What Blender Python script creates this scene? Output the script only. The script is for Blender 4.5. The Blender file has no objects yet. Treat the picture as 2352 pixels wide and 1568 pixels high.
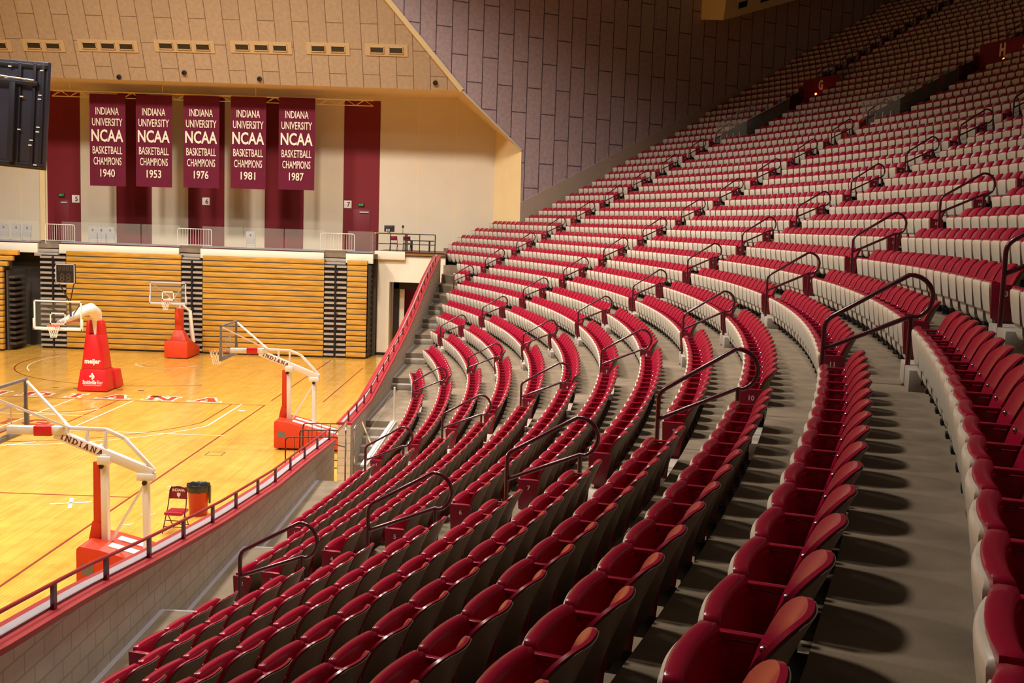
import bpy, bmesh, math, random
import numpy as np
from mathutils import Vector, Matrix
random.seed(7)
rng = np.random.default_rng(7)
C = bpy.context.scene.collection
S = bpy.context.scene
R = math.radians
# ------------------------------------------------------------------ camera, world, light, exposure
CAM = (17.75994, -27.14171, 7.39537)
YAW, PITCH, ROLL = R(-0.650318), R(-6.233402), R(1.874615)
FPX = 2452.79
cd = bpy.data.cameras.new('camera'); cam = bpy.data.objects.new('camera', cd); C.objects.link(cam)
cd.sensor_width = 36.0; cd.lens = FPX * 36 / 2352; cd.clip_start = 0.05; cd.clip_end = 400
def cam_axes():
    cy, sy, cp, sp = math.cos(YAW), math.sin(YAW), math.cos(PITCH), math.sin(PITCH)
    f = np.array([sy*cp, cy*cp, sp]); r = np.array([cy, -sy, 0]); u = np.cross(r, f)
    cr, sr = math.cos(ROLL), math.sin(ROLL)
    return cr*r + sr*u, cr*u - sr*r, f
AX = cam_axes()
cam.matrix_world = Matrix(((AX[0][0], AX[1][0], -AX[2][0], CAM[0]), (AX[0][1], AX[1][1], -AX[2][1], CAM[1]),
                           (AX[0][2], AX[1][2], -AX[2][2], CAM[2]), (0, 0, 0, 1)))
S.camera = cam
w = bpy.data.worlds.new('arena_air'); S.world = w; w.use_nodes = True
w.node_tree.nodes['Background'].inputs[0].default_value = (1.0, 0.86, 0.72, 1)
w.node_tree.nodes['Background'].inputs[1].default_value = 0.022
S.view_settings.view_transform = 'Standard'; S.view_settings.look = 'None'
S.view_settings.exposure = 0.0; S.view_settings.gamma = 1.0; S.view_settings.use_curve_mapping = False
S.cycles.max_bounces = 7; S.cycles.diffuse_bounces = 4; S.cycles.glossy_bounces = 3
S.cycles.caustics_reflective = False; S.cycles.caustics_refractive = False
def spot(name, loc, aim, energy, angle, blend, size, col):
    d = bpy.data.lights.new(name, 'SPOT'); d.energy = energy; d.spot_size = R(angle); d.spot_blend = blend
    d.shadow_soft_size = size; d.color = col
    o = bpy.data.objects.new(name, d); C.objects.link(o); o.location = loc
    o.rotation_euler = (Vector(aim) - Vector(loc)).to_track_quat('-Z', 'Y').to_euler()
WARM = (1.0, 0.89, 0.76)
for lx, ly, ax, ay, e, ang in ((-7, -12, -3, -6, 0.80, 122), (8, -14, 7, -12, 0.62, 122), (-7, 0, -3, 4, 0.8, 122), (8, 1, 7, 5, 0.78, 122), (-7, 13, -2, 17, 1.0, 126), (8, 13, 8, 17, 1.05, 126),
                             (16, -9, 11.0, -9.5, 0.85, 60), (16, 5, 11.0, 5, 0.50, 62), (16, 17, 11.5, 18, 0.36, 66)):
    spot('catwalk_floodlight', (lx, ly, 28), (ax, ay, 0), 20500*e, ang, 0.62, 1.3, WARM)

# ------------------------------------------------------------------ materials
def mat(name, col, rough=0.5, metal=0.0, spec=0.5, coat=0.0, var=0.0, vscale=3.0, bump=0.0, bscale=40.0, alpha=1.0, trans=0.0, emit=None, estr=0.0, stretch=None):
    m = bpy.data.materials.new(name); m.use_nodes = True
    nt = m.node_tree; b = nt.nodes['Principled BSDF']
    b.inputs['Base Color'].default_value = (*col, 1); b.inputs['Roughness'].default_value = rough
    b.inputs['Metallic'].default_value = metal; b.inputs['Specular IOR Level'].default_value = spec
    b.inputs['Coat Weight'].default_value = coat
    if alpha < 1: b.inputs['Alpha'].default_value = alpha
    if trans: b.inputs['Transmission Weight'].default_value = trans
    if emit: b.inputs['Emission Color'].default_value = (*emit, 1); b.inputs['Emission Strength'].default_value = estr
    if var or bump:
        tc = nt.nodes.new('ShaderNodeTexCoord'); mp = nt.nodes.new('ShaderNodeMapping')
        nt.links.new(tc.outputs['Object'], mp.inputs[0])
        if stretch: mp.inputs['Scale'].default_value = stretch
    if var:
        n = nt.nodes.new('ShaderNodeTexNoise'); n.inputs['Scale'].default_value = vscale; n.inputs['Detail'].default_value = 6
        nt.links.new(mp.outputs[0], n.inputs['Vector'])
        rp = nt.nodes.new('ShaderNodeValToRGB')
        rp.color_ramp.elements[0].position = 0.3; rp.color_ramp.elements[1].position = 0.7
        rp.color_ramp.elements[0].color = (*[c*(1-var) for c in col], 1); rp.color_ramp.elements[1].color = (*[min(1, c*(1+var)) for c in col], 1)
        nt.links.new(n.outputs['Fac'], rp.inputs[0]); nt.links.new(rp.outputs[0], b.inputs['Base Color'])
    if bump:
        n2 = nt.nodes.new('ShaderNodeTexNoise'); n2.inputs['Scale'].default_value = bscale
        nt.links.new(mp.outputs[0], n2.inputs['Vector'])
        bp = nt.nodes.new('ShaderNodeBump'); bp.inputs['Strength'].default_value = bump; bp.inputs['Distance'].default_value = 0.01
        nt.links.new(n2.outputs['Fac'], bp.inputs['Height']); nt.links.new(bp.outputs[0], b.inputs['Normal'])
    return m
def brickmat(name, c1, c2, mortar, bw, rh, msize, rough=0.8, coat=0.0, spec=0.3, offset=0.5, noise=0.12, nscale=6.0, msmooth=0.1):
    m = bpy.data.materials.new(name); m.use_nodes = True; nt = m.node_tree; b = nt.nodes['Principled BSDF']
    uv = nt.nodes.new('ShaderNodeUVMap'); br = nt.nodes.new('ShaderNodeTexBrick')
    br.inputs['Scale'].default_value = 1.0; br.inputs['Brick Width'].default_value = bw; br.inputs['Row Height'].default_value = rh
    br.inputs['Mortar Size'].default_value = msize; br.inputs['Mortar Smooth'].default_value = msmooth; br.offset = offset; br.inputs['Bias'].default_value = 0.0
    br.inputs['Color1'].default_value = (*c1, 1); br.inputs['Color2'].default_value = (*c2, 1); br.inputs['Mortar'].default_value = (*mortar, 1)
    nt.links.new(uv.outputs[0], br.inputs['Vector'])
    n = nt.nodes.new('ShaderNodeTexNoise'); n.inputs['Scale'].default_value = nscale; n.inputs['Detail'].default_value = 8
    nt.links.new(uv.outputs[0], n.inputs['Vector'])
    mr = nt.nodes.new('ShaderNodeMapRange'); mr.inputs['To Min'].default_value = 1-noise; mr.inputs['To Max'].default_value = 1+noise
    mr.inputs['From Min'].default_value = 0.3; mr.inputs['From Max'].default_value = 0.7
    nt.links.new(n.outputs['Fac'], mr.inputs['Value'])
    mx = nt.nodes.new('ShaderNodeVectorMath'); mx.operation = 'SCALE'
    nt.links.new(br.outputs['Color'], mx.inputs[0]); nt.links.new(mr.outputs[0], mx.inputs['Scale'])
    nt.links.new(mx.outputs[0], b.inputs['Base Color'])
    b.inputs['Roughness'].default_value = rough; b.inputs['Specular IOR Level'].default_value = spec; b.inputs['Coat Weight'].default_value = coat; b.inputs['Coat Roughness'].default_value = 0.12
    return m
M = dict(
    red=mat('crimson_plastic', (0.31, 0.004, 0.028), 0.27, spec=0.6, var=0.06, vscale=4),
    cream=mat('cream_plastic', (0.60, 0.54, 0.45), 0.42, var=0.05, vscale=5),
    rear=mat('taupe_shell', (0.13, 0.078, 0.058), 0.5, var=0.05, vscale=5),
    redpaint=mat('crimson_steel', (0.20, 0.006, 0.02), 0.35, spec=0.5),
    rail=mat('maroon_tube', (0.085, 0.006, 0.018), 0.22, spec=0.8),
    black=mat('black_steel', (0.012, 0.011, 0.013), 0.4),
    dark=mat('dark_void', (0.02, 0.014, 0.012), 0.8),
    chrome=mat('bright_steel', (0.75, 0.73, 0.70), 0.2, metal=1.0),
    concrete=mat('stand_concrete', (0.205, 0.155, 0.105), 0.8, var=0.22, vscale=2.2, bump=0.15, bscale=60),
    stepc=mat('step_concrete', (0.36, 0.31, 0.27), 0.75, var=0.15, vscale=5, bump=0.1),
    beige=mat('beige_plaster', (0.70, 0.61, 0.48), 0.85, var=0.03, vscale=0.6),
    ivory=mat('ivory_paint', (0.80, 0.74, 0.62), 0.6, var=0.03, vscale=1.0),
    soffit=mat('soffit_plaster', (0.88, 0.68, 0.36), 0.8, var=0.03, vscale=1.0),  # albedo raised to stand in for court bounce under the soffit
    crimsonwall=mat('crimson_wall_paint', (0.175, 0.002, 0.011), 0.7, var=0.06, vscale=0.8),
    banner=mat('crimson_cloth', (0.115, 0.001, 0.022), 0.9, var=0.08, vscale=3, bump=0.1, bscale=20),
    bannertext=mat('cream_cloth', (0.80, 0.70, 0.58), 0.9),
    cap=mat('crimson_ledge', (0.33, 0.02, 0.03), 0.4, var=0.08, vscale=3),
    channel=mat('grey_channel', (0.33, 0.30, 0.34), 0.4, var=0.05, vscale=4),
    white=mat('white_enamel', (0.82, 0.80, 0.76), 0.35),
    frame=mat('dark_steel_frame', (0.17, 0.165, 0.18), 0.4),
    greypad=mat('grey_pad', (0.50, 0.48, 0.50), 0.6),
    pad=mat('red_vinyl_pad', (0.62, 0.012, 0.018), 0.4, var=0.05, vscale=4),
    padorange=mat('red_orange_pad', (0.62, 0.045, 0.012), 0.5, var=0.06, vscale=4),
    orange=mat('orange_rim', (0.85, 0.10, 0.02), 0.4),
    net=mat('white_net', (0.85, 0.82, 0.75), 0.8),
    glass=mat('clear_glass', (0.55, 0.6, 0.56), 0.03, spec=0.5, alpha=0.10),
    board=mat('backboard_glass', (0.20, 0.19, 0.16), 0.04, spec=0.5, alpha=0.16),
    wood=mat('bleacher_wood', (0.50, 0.26, 0.035), 0.45, var=0.30, vscale=1.2, stretch=(1.0, 6, 14)),
    tread=mat('bleacher_tread', (0.34, 0.29, 0.25), 0.6, var=0.1, vscale=3),
    shade=mat('bleacher_frame', (0.05, 0.04, 0.033), 0.7),
    linew=mat('white_floor_paint', (0.86, 0.80, 0.66), 0.3),
    lined=mat('maroon_floor_paint', (0.22, 0.03, 0.02), 0.3),
    letter=mat('crimson_floor_paint', (0.40, 0.035, 0.015), 0.3),
    textw=mat('white_print', (0.85, 0.80, 0.78), 0.6),
    textr=mat('crimson_print', (0.16, 0.004, 0.012), 0.6),
    table=mat('pale_wood', (0.62, 0.38, 0.12), 0.5, var=0.1),
    greyseat=mat('grey_plastic', (0.52, 0.51, 0.53), 0.5),
    plate=mat('yellow_plate', (0.56, 0.40, 0.22), 0.7),
    green=mat('exit_green', (0.02, 0.10, 0.02), 0.5, emit=(0.05, 0.9, 0.12), estr=0.5),
    amber=mat('red_glow', (0.5, 0.05, 0.02), 0.5, emit=(1.0, 0.12, 0.03), estr=9.0),
    redglow=mat('red_neon', (0.5, 0.02, 0.02), 0.5, emit=(1.0, 0.02, 0.04), estr=1.6),
    lamp=mat('lamp_white', (0.9, 0.85, 0.8), 0.5, emit=(1.0, 0.9, 0.75), estr=8.0),
    bin=mat('red_bin_plastic', (0.40, 0.018, 0.008), 0.45),
    bag=mat('black_bag', (0.02, 0.02, 0.02), 0.35, bump=0.5, bscale=30),
    screen=mat('screen_back', (0.02, 0.02, 0.03), 0.35, spec=0.6),
    screenp=mat('screen_panel', (0.035, 0.035, 0.055), 0.3, spec=0.6),
    darktable=mat('dark_laminate', (0.03, 0.03, 0.035), 0.4),
    digit=mat('unlit_digit', (0.10, 0.07, 0.05), 0.4),
)
M['tan'] = brickmat('tan_court_bounce_tile', (0.46, 0.345, 0.235), (0.43, 0.32, 0.215), (0.20, 0.13, 0.08), 2.72, 0.90, 0.022, 0.9, noise=0.08, nscale=5)  # warm bounce off the court put into the tile colour
M['mauve'] = brickmat('mauve_seat_bounce_tile', (0.50, 0.38, 0.40), (0.46, 0.35, 0.37), (0.11, 0.08, 0.09), 2.75, 0.93, 0.03, 0.9, noise=0.12, nscale=5)  # same tile, crimson bounce from the seats put into its colour
M['band'] = mat('plain_stair_wall', (0.44, 0.34, 0.27), 0.85, var=0.05, vscale=0.8)
M['block'] = brickmat('painted_block', (0.62, 0.565, 0.51), (0.59, 0.535, 0.48), (0.44, 0.39, 0.35), 0.41, 0.205, 0.012, 0.6, spec=0.4, noise=0.06, nscale=3)
M['court'] = brickmat('maple_court', (0.72, 0.40, 0.075), (0.62, 0.325, 0.05), (0.45, 0.22, 0.03), 2.2, 0.085, 0.004, 0.20, coat=0.35, spec=0.5, noise=0.12, nscale=1.5)

# ------------------------------------------------------------------ mesh helpers
class MB:
    def __init__(s): s.v = []; s.f = []; s.m = []; s.uv = {}
    def add(s, vs, fs, mi=0):
        o = len(s.v); s.v.extend([tuple(map(float, p)) for p in vs])
        for f in fs: s.f.append(tuple(i+o for i in f)); s.m.append(mi)
        return s
    def box(s, x0, x1, y0, y1, z0, z1, mi=0, mtx=None):
        vs = [(x, y, z) for z in (z0, z1) for y in (y0, y1) for x in (x0, x1)]
        if mtx is not None: vs = [mtx @ Vector(p) for p in vs]
        return s.add(vs, [(0, 2, 3, 1), (4, 5, 7, 6), (0, 1, 5, 4), (2, 6, 7, 3), (0, 4, 6, 2), (1, 3, 7, 5)], mi)
    def prism(s, poly, h0, h1, axis='y', mi=0):
        n = len(poly)
        def P(a, b, h): return {'y': (a, h, b), 'x': (h, a, b), 'z': (a, b, h)}[axis]
        vs = [P(a, b, h0) for a, b in poly] + [P(a, b, h1) for a, b in poly]
        fs = [tuple(range(n))[::-1], tuple(range(n, 2*n))] + [(i, (i+1) % n, n+(i+1) % n, n+i) for i in range(n)]
        return s.add(vs, fs, mi)
    def bar(s, a, b, wd, ht, mi=0, up=(0, 0, 1)):
        a = Vector(a); b = Vector(b); d = (b-a); L = d.length; d.normalize(); up = Vector(up)
        if abs(d.dot(up)) > 0.98: up = Vector((1, 0, 0))
        sx = d.cross(up).normalized(); uz = sx.cross(d)
        vs = [p + sx*i*wd/2 + uz*j*ht/2 for p in (a, b) for j in (-1, 1) for i in (-1, 1)]
        return s.add(vs, [(0, 1, 3, 2), (4, 6, 7, 5), (0, 4, 5, 1), (2, 3, 7, 6), (0, 2, 6, 4), (1, 5, 7, 3)], mi)
    def tube(s, path, r, n=8, mi=0, closed=False):
        P = [Vector(p) for p in path]; N = len(P); rs = r if isinstance(r, (list, tuple)) else [r]*N
        rings = []; prev = None
        for i, p in enumerate(P):
            if closed: d = P[(i+1) % N] - P[i-1]
            else: d = P[min(i+1, N-1)] - P[max(i-1, 0)]
            d.normalize()
            if prev is None:
                a = Vector((0, 0, 1)) if abs(d.z) < 0.9 else Vector((1, 0, 0)); u = d.cross(a).normalized()
            else: u = (prev - d*prev.dot(d)).normalized()
            prev = u; v = d.cross(u)
            rings.append([p + (u*math.cos(2*math.pi*k/n) + v*math.sin(2*math.pi*k/n))*rs[i] for k in range(n)])
        vs = [q for rg in rings for q in rg]; fs = []
        for i in range(N if closed else N-1):
            j = (i+1) % N
            for k in range(n): fs.append((i*n+k, i*n+(k+1) % n, j*n+(k+1) % n, j*n+k))
        if not closed: fs += [tuple(range(n))[::-1], tuple((N-1)*n+k for k in range(n))]
        return s.add(vs, fs, mi)
    def lathe(s, prof, cx, cy, n=24, mi=0):
        vs = [(cx+r*math.cos(2*math.pi*k/n), cy+r*math.sin(2*math.pi*k/n), z) for r, z in prof for k in range(n)]
        fs = [(i*n+k, i*n+(k+1) % n, (i+1)*n+(k+1) % n, (i+1)*n+k) for i in range(len(prof)-1) for k in range(n)]
        fs += [tuple(range(n))[::-1], tuple((len(prof)-1)*n+k for k in range(n))]
        return s.add(vs, fs, mi)
    def slab(s, zs, hw, xf, xb, nc=8, mi=0):
        """closed slab: front surface xf(u,i), back xb(u,i), u in -1..1 across, row i at height zs[i] with half width hw[i]"""
        nr = len(zs); us = [-1+2*k/nc for k in range(nc+1)]
        F = [(xf(u, i), u*hw[i], zs[i]) for i in range(nr) for u in us]; B = [(xb(u, i), u*hw[i], zs[i]) for i in range(nr) for u in us]
        W = nc+1; o = nr*W; fs = []
        for i in range(nr-1):
            for k in range(nc):
                a = i*W+k
                fs.append((a, a+W, a+W+1, a+1)); fs.append((o+a, o+a+1, o+a+W+1, o+a+W))
            fs.append((i*W, o+i*W, o+i*W+W, i*W+W)); e = i*W+nc; fs.append((e, e+W, o+e+W, o+e))
        for k in range(nc):
            fs.append((k, k+1, o+k+1, o+k)); t = (nr-1)*W+k; fs.append((t, o+t, o+t+1, t+1))
        return s.add(F+B, fs, mi)
    def mesh(s, name, mats, smooth=None, bevel=0.0):
        me = bpy.data.meshes.new(name); me.from_pydata(s.v, [], s.f)
        for m in (mats if isinstance(mats, (list, tuple)) else [mats]): me.materials.append(m)
        me.polygons.foreach_set('material_index', s.m)
        bm = bmesh.new(); bm.from_mesh(me)
        bmesh.ops.recalc_face_normals(bm, faces=bm.faces)
        if bevel:
            es = [e for e in bm.edges if len(e.link_faces) == 2 and e.calc_face_angle(0) > 0.5]
            bmesh.ops.bevel(bm, geom=es, offset=bevel, segments=2, affect='EDGES', profile=0.5, clamp_overlap=True)
        bm.to_mesh(me); bm.free()
        if smooth or bevel:
            me.polygons.foreach_set('use_smooth', [True]*len(me.polygons)); me.set_sharp_from_angle(angle=R(smooth or 35))
        me.update(); return me
    def build(s, name, mats, parent=None, smooth=None, bevel=0.0):
        return link(s.mesh(name, mats, smooth, bevel), name, parent)
def link(me, name, parent=None):
    o = bpy.data.objects.new(name, me); C.objects.link(o)
    if parent is not None: o.parent = parent
    return o
def tag(o, label=None, cat=None, group=None, kind=None):
    if label: o['label'] = label
    if cat: o['category'] = cat
    if group: o['group'] = group
    if kind: o['kind'] = kind
    return o
def thing(name, label, cat, loc=(0, 0, 0), rz=0.0, group=None):
    o = bpy.data.objects.new(name, None); C.objects.link(o); o.location = loc; o.rotation_euler = (0, 0, rz); o.empty_display_size = 0.2
    return tag(o, label, cat, group)
def struct(o): o['kind'] = 'structure'; return o
def copy_tree(o, parent=None):
    c = o.copy(); C.objects.link(c)
    if parent is not None: c.parent = parent
    for ch in list(o.children): copy_tree(ch, c)
    return c
def uvquad(name, pts, m, origin=None, ua=None, va=None, parent=None):
    """flat polygon with UVs in metres along unit axes ua, va"""
    me = bpy.data.meshes.new(name); me.from_pydata([tuple(p) for p in pts], [], [tuple(range(len(pts)))]); me.materials.append(m)
    ul = me.uv_layers.new(name='UVMap'); o = Vector(origin or pts[0]); ua = Vector(ua); va = Vector(va)
    for lp in me.loops:
        d = Vector(pts[lp.vertex_index]) - o; ul.data[lp.index].uv = (d.dot(ua), d.dot(va))
    return link(me, name, parent)
_tc = {}
def text_arrays(txt, bold=0.0):
    """unit-height lettering: vertices (x right, y up), centred, faces"""
    key = (txt, bold)
    if key not in _tc:
        cu = bpy.data.curves.new('lettering', 'FONT'); cu.body = txt; cu.size = 1.0; cu.align_x = 'CENTER'; cu.align_y = 'CENTER'; cu.offset = bold; cu.resolution_u = 3
        o = bpy.data.objects.new('lettering', cu); C.objects.link(o)
        dg = bpy.context.evaluated_depsgraph_get(); ev = o.evaluated_get(dg); me = ev.to_mesh()
        v = np.array([tuple(p.co) for p in me.vertices]); f = [tuple(p.vertices) for p in me.polygons]
        ev.to_mesh_clear(); bpy.data.objects.remove(o); bpy.data.curves.remove(cu)
        v = v[:, :2]; lo = v.min(0); hi = v.max(0); v = (v - (lo+hi)/2) / (hi[1]-lo[1])
        _tc[key] = (v, f)
    return _tc[key]
def put_text(mb, txt, origin, right, up, height, width=None, bold=0.0, mi=0):
    v, f = text_arrays(txt, bold); o = Vector(origin); r = Vector(right).normalized(); u = Vector(up).normalized()
    sx = height if width is None else width / (v[:, 0].max()-v[:, 0].min())
    mb.add([o + r*p[0]*sx + u*p[1]*height for p in v], f, mi)
def flat(mb, name, mats, parent=None):
    me = bpy.data.meshes.new(name); me.from_pydata(mb.v, [], mb.f)
    for m in (mats if isinstance(mats, (list, tuple)) else [mats]): me.materials.append(m)
    me.polygons.foreach_set('material_index', mb.m); return link(me, name, parent)

# ------------------------------------------------------------------ bowl geometry
CX, CY = -42.08248, 0.0195
R0, DR = 56.02304, 0.824138
AIS = [R(a) for a in (-23.85, -14.0159, -4.2453, 5.2940, 14.8694, 24.5962)]      # numbered end-panel faces, aisle by aisle
ZL = [2.072, 2.459, 2.85, 3.222, 3.592, 3.977, 4.353, 4.743, 5.162, 5.596, 6.02, 6.438, 6.856, 7.291, 7.7, 8.119, 8.56, 9.012, 9.456, 9.893, 10.341, 10.789]
while len(ZL) < 52: ZL.append(ZL[-1] + min(0.475, 0.452 + 0.002*(len(ZL)-21)))
LH = 0.52
AW = 1.06
NROW = 48
def rl(k): return R0 + DR*k
def T(k): return (ZL[k-1] if k >= 1 else ZL[0] - 0.39*(1-k)) - LH
def pol(r, ph, z=0.0): return (CX + r*math.cos(ph), CY + r*math.sin(ph), z)
RWALL = R(29.15)
VOM = {4: (R(13.10), R(15.25)), 5: (R(22.45), R(24.60))}
def phimax(k):
    r = rl(k)
    if k <= 9: return math.acos(min(1, (13.95-CX)/r))
    if k <= 14: return min(math.acos(min(1, (13.1-CX)/r)), math.asin(35.3/r))
    return RWALL
def project(p):
    d = np.array(p) - np.array(CAM); z = d @ AX[2]
    if z < 0.3: return None
    return 1176 + FPX*(d @ AX[0])/z, 784 - FPX*(d @ AX[1])/z, z

# ------------------------------------------------------------------ court floor
fl = uvquad('floor', [(-26, -40, 0), (14.2, -40, 0), (14.2, 37, 0), (-26, 37, 0)], M['court'], (0, 0, 0), (0, 1, 0), (1, 0, 0)); struct(fl)
def line_mb(mb, x0, y0, x1, y1, wd, z=0.004, mi=0):
    d = Vector((x1-x0, y1-y0, 0)); n = Vector((-d.y, d.x, 0)).normalized()*wd/2; a = Vector((x0, y0, z)); b = Vector((x1, y1, z))
    mb.add([a-n, b-n, b+n, a+n], [(0, 1, 2, 3)], mi)
def arc_mb(mb, cx, cy, r, a0, a1, wd, z=0.004, n=48, mi=0):
    P = []
    for i in range(n+1):
        a = R(a0 + (a1-a0)*i/n); P += [(cx+(r-wd/2)*math.cos(a), cy+(r-wd/2)*math.sin(a), z), (cx+(r+wd/2)*math.cos(a), cy+(r+wd/2)*math.sin(a), z)]
    mb.add(P, [(2*i, 2*i+1, 2*i+3, 2*i+2) for i in range(n)], mi)
BL = 14.325
mb = MB()
line_mb(mb, 7.62, -20, 7.62, BL, 0.06); line_mb(mb, -7.62, BL, 7.62, BL, 0.06); line_mb(mb, -7.62, 0, 7.62, 0, 0.06)
for sx in (-1, 1): line_mb(mb, sx*6.32, BL, sx*6.32, 12.75-2.35, 0.05)
arc_mb(mb, 0, 12.75, 6.75, 180+20.4, 360-20.4, 0.05, z=0.0045); line_mb(mb, 1.83, BL, 1.83, 8.53, 0.05)
arc_mb(mb, 0.3, 12.75, 1.35, 190, 350, 0.05, z=0.0045); arc_mb(mb, 0.3, 24.8, 6.9, 160, 300, 0.06, z=0.0045); arc_mb(mb, 0.2, 24.9, 1.15, 200, 340, 0.04, z=0.0045)
arc_mb(mb, 0, 0, 1.83, 0, 360, 0.05, z=0.0045)
line_mb(mb, 9.7, 15.5, 9.7, 26, 0.05); line_mb(mb, 7.62, 15.4, 7.62, 28.5, 0.05)
struct(flat(mb, 'maroon_court_lines', M['lined'], fl))
mb = MB()
line_mb(mb, 2.40, BL, 2.40, 8.35, 0.07, z=.006); line_mb(mb, 0.06, BL, 0.06, 5.5, 0.07, z=.006); line_mb(mb, 1.7, 8.25, 7.75, 8.2, 0.06, z=.006); line_mb(mb, -4, 10.86, 2.36, 10.86, 0.06, z=.006)
for sx in (-1, 1): line_mb(mb, sx*6.70, BL, sx*6.70, 12.75-2.95, 0.07, z=.006)
arc_mb(mb, 0, 12.75, 7.32, 180+23.8, 360-23.8, 0.07, z=0.0065, n=64); arc_mb(mb, 0.3, 12.75, 1.62, 195, 345, 0.06, z=0.0065)
arc_mb(mb, 0.3, 24.8, 6.35, 165, 215, 0.05, z=0.0065); arc_mb(mb, 0.2, 25.0, 1.5, 190, 350, 0.06, z=0.0065)
for (x, y, a) in ((4.45, 5.8, 100), (1.9, 5.9, 45), (6.38, -0.76, 20), (6.38, -0.76, 110)):
    line_mb(mb, x-.5*math.cos(R(a)), y-.5*math.sin(R(a)), x+.5*math.cos(R(a)), y+.5*math.sin(R(a)), 0.09, z=.0075)
for (x, y) in ((8.3, 1.2), (8.5, 0.6), (8.6, -1.6), (8.4, -2.5)): line_mb(mb, x-.12, y, x+.12, y+.04, .03, z=.006); line_mb(mb, x+.12, y, x+.16, y+.2, .03, z=.0062)
line_mb(mb, 6.95, 12.95, 7.2, 12.95, .22, z=.006)
struct(flat(mb, 'white_court_lines', M['linew'], fl))
mb = MB()
for (x, y, h) in ((8.0, 5.2, .5), (8.8, -4.6, .6)):
    for a, b, c_, d_ in ((x, y, x+h, y), (x+h, y, x+h, y+h), (x+h, y+h, x, y+h), (x, y+h, x, y)): line_mb(mb, a, b, c_, d_, .025, z=.006)
for i in range(5): line_mb(mb, -1.9+i*0.9, 16.8+.0*i, -1.65+i*.9, 16.8, .12, z=.006)
struct(flat(mb, 'floor_plates', M['shade'], fl))
# slab-serif floor and boom letters, unit cell 1 wide x 1 high, convex strokes
SLAB = {
    'I': [[(.36, 0), (.64, 0), (.64, 1), (.36, 1)], [(.15, 0), (.85, 0), (.85, .14), (.15, .14)], [(.15, .86), (.85, .86), (.85, 1), (.15, 1)]],
    'N': [[(.10, 0), (.28, 0), (.28, 1), (.10, 1)], [(.74, 0), (.92, 0), (.92, 1), (.74, 1)], [(.10, 1), (.34, 1), (.92, 0), (.70, 0)], [(0, 0), (.40, 0), (.40, .13), (0, .13)], [(.62, .87), (1, .87), (1, 1), (.62, 1)], [(0, .87), (.3, .87), (.3, 1), (0, 1)]],
    'D': [[(.12, 0), (.36, 0), (.36, 1), (.12, 1)], [(0, 0), (.6, 0), (.7, .14), (0, .14)], [(0, .86), (.7, .86), (.6, 1), (0, 1)], [(.6, 0), (.96, .28), (.74, .34), (.5, .14)], [(.74, .3), (.96, .28), (.96, .72), (.74, .7)], [(.5, .86), (.74, .66), (.96, .72), (.6, 1)]],
    'A': [[(.10, 0), (.26, 0), (.60, 1), (.40, 1)], [(.62, 0), (.90, 0), (.62, 1), (.38, 1)], [(.25, .26), (.75, .26), (.7, .40), (.3, .40)], [(0, 0), (.36, 0), (.36, .12), (0, .12)], [(.52, 0), (1, 0), (1, .12), (.52, .12)]],
    'G': [[(0, .25), (.26, .25), (.26, .75), (0, .75)], [(.25, 0), (.8, 0), (1, .2), (.2, .22), (0, .25)], [(0, .75), (.2, .78), (1, .8), (.8, 1), (.25, 1)], [(.74, .2), (1, .2), (1, .5), (.74, .5)], [(.5, .36), (1, .36), (1, .5), (.5, .5)], [(.76, .66), (1, .66), (1, .8), (.76, .8)]],
}
def grow(poly, e):
    n = len(poly); ar = sum(poly[i][0]*poly[(i+1) % n][1]-poly[(i+1) % n][0]*poly[i][1] for i in range(n))
    if ar < 0: poly = poly[::-1]
    out = []
    for i in range(n):
        p0, p1, p2 = Vector(poly[i-1]), Vector(poly[i]), Vector(poly[(i+1) % n])
        d1 = (p1-p0).normalized(); d2 = (p2-p1).normalized(); n1 = Vector((d1.y, -d1.x)); n2 = Vector((d2.y, -d2.x))
        b = (n1+n2); b = b/max(0.35, 1+n1.dot(n2)); out.append(tuple(p1+b*e))
    return out
def slab_word(mb, word, o, right, up, wd, ht, gap, mi=0, e=0.0, lift=0.0, nrm=(0, 0, 1)):
    o = Vector(o); r = Vector(right); u = Vector(up); x = 0.0; k = 0
    for ch in word:
        cw = wd*(0.62 if ch == 'I' else 1.0)
        for st in SLAB[ch]:
            st = [(a*cw, b*ht) for a, b in st]
            if e: st = grow(st, e)
            k += 1; mb.add([o + r*(x+a) + u*b + Vector(nrm)*(lift + 0.0004*(k % 5)) for a, b in st], [tuple(range(len(st)))], mi)
        x += cw + gap
    return x
mb = MB(); slab_word(mb, 'INDIANA', (-5.6, 14.62, 0.004), (1, 0, 0), (0, 1, 0), 1.22, 0.92, 0.62, 0, e=0.09)
struct(flat(mb, 'white_letter_outline', M['linew'], fl))
mb = MB(); slab_word(mb, 'INDIANA', (-5.6, 14.62, 0.008), (1, 0, 0), (0, 1, 0), 1.22, 0.92, 0.62)
struct(flat(mb, 'baseline_lettering', M['letter'], fl))
mb = MB(); slab_word(mb, 'G', (0.38, 8.95, 0.006), (1, 0, 0), (0, 1, 0), 0.95, 0.95, 0.2); slab_word(mb, 'I', (-.5, 8.95, 0.006), (1, 0, 0), (0, 1, 0), 0.95, 0.95, 0.2)
struct(flat(mb, 'lane_lettering', M['letter'], fl))

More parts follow.
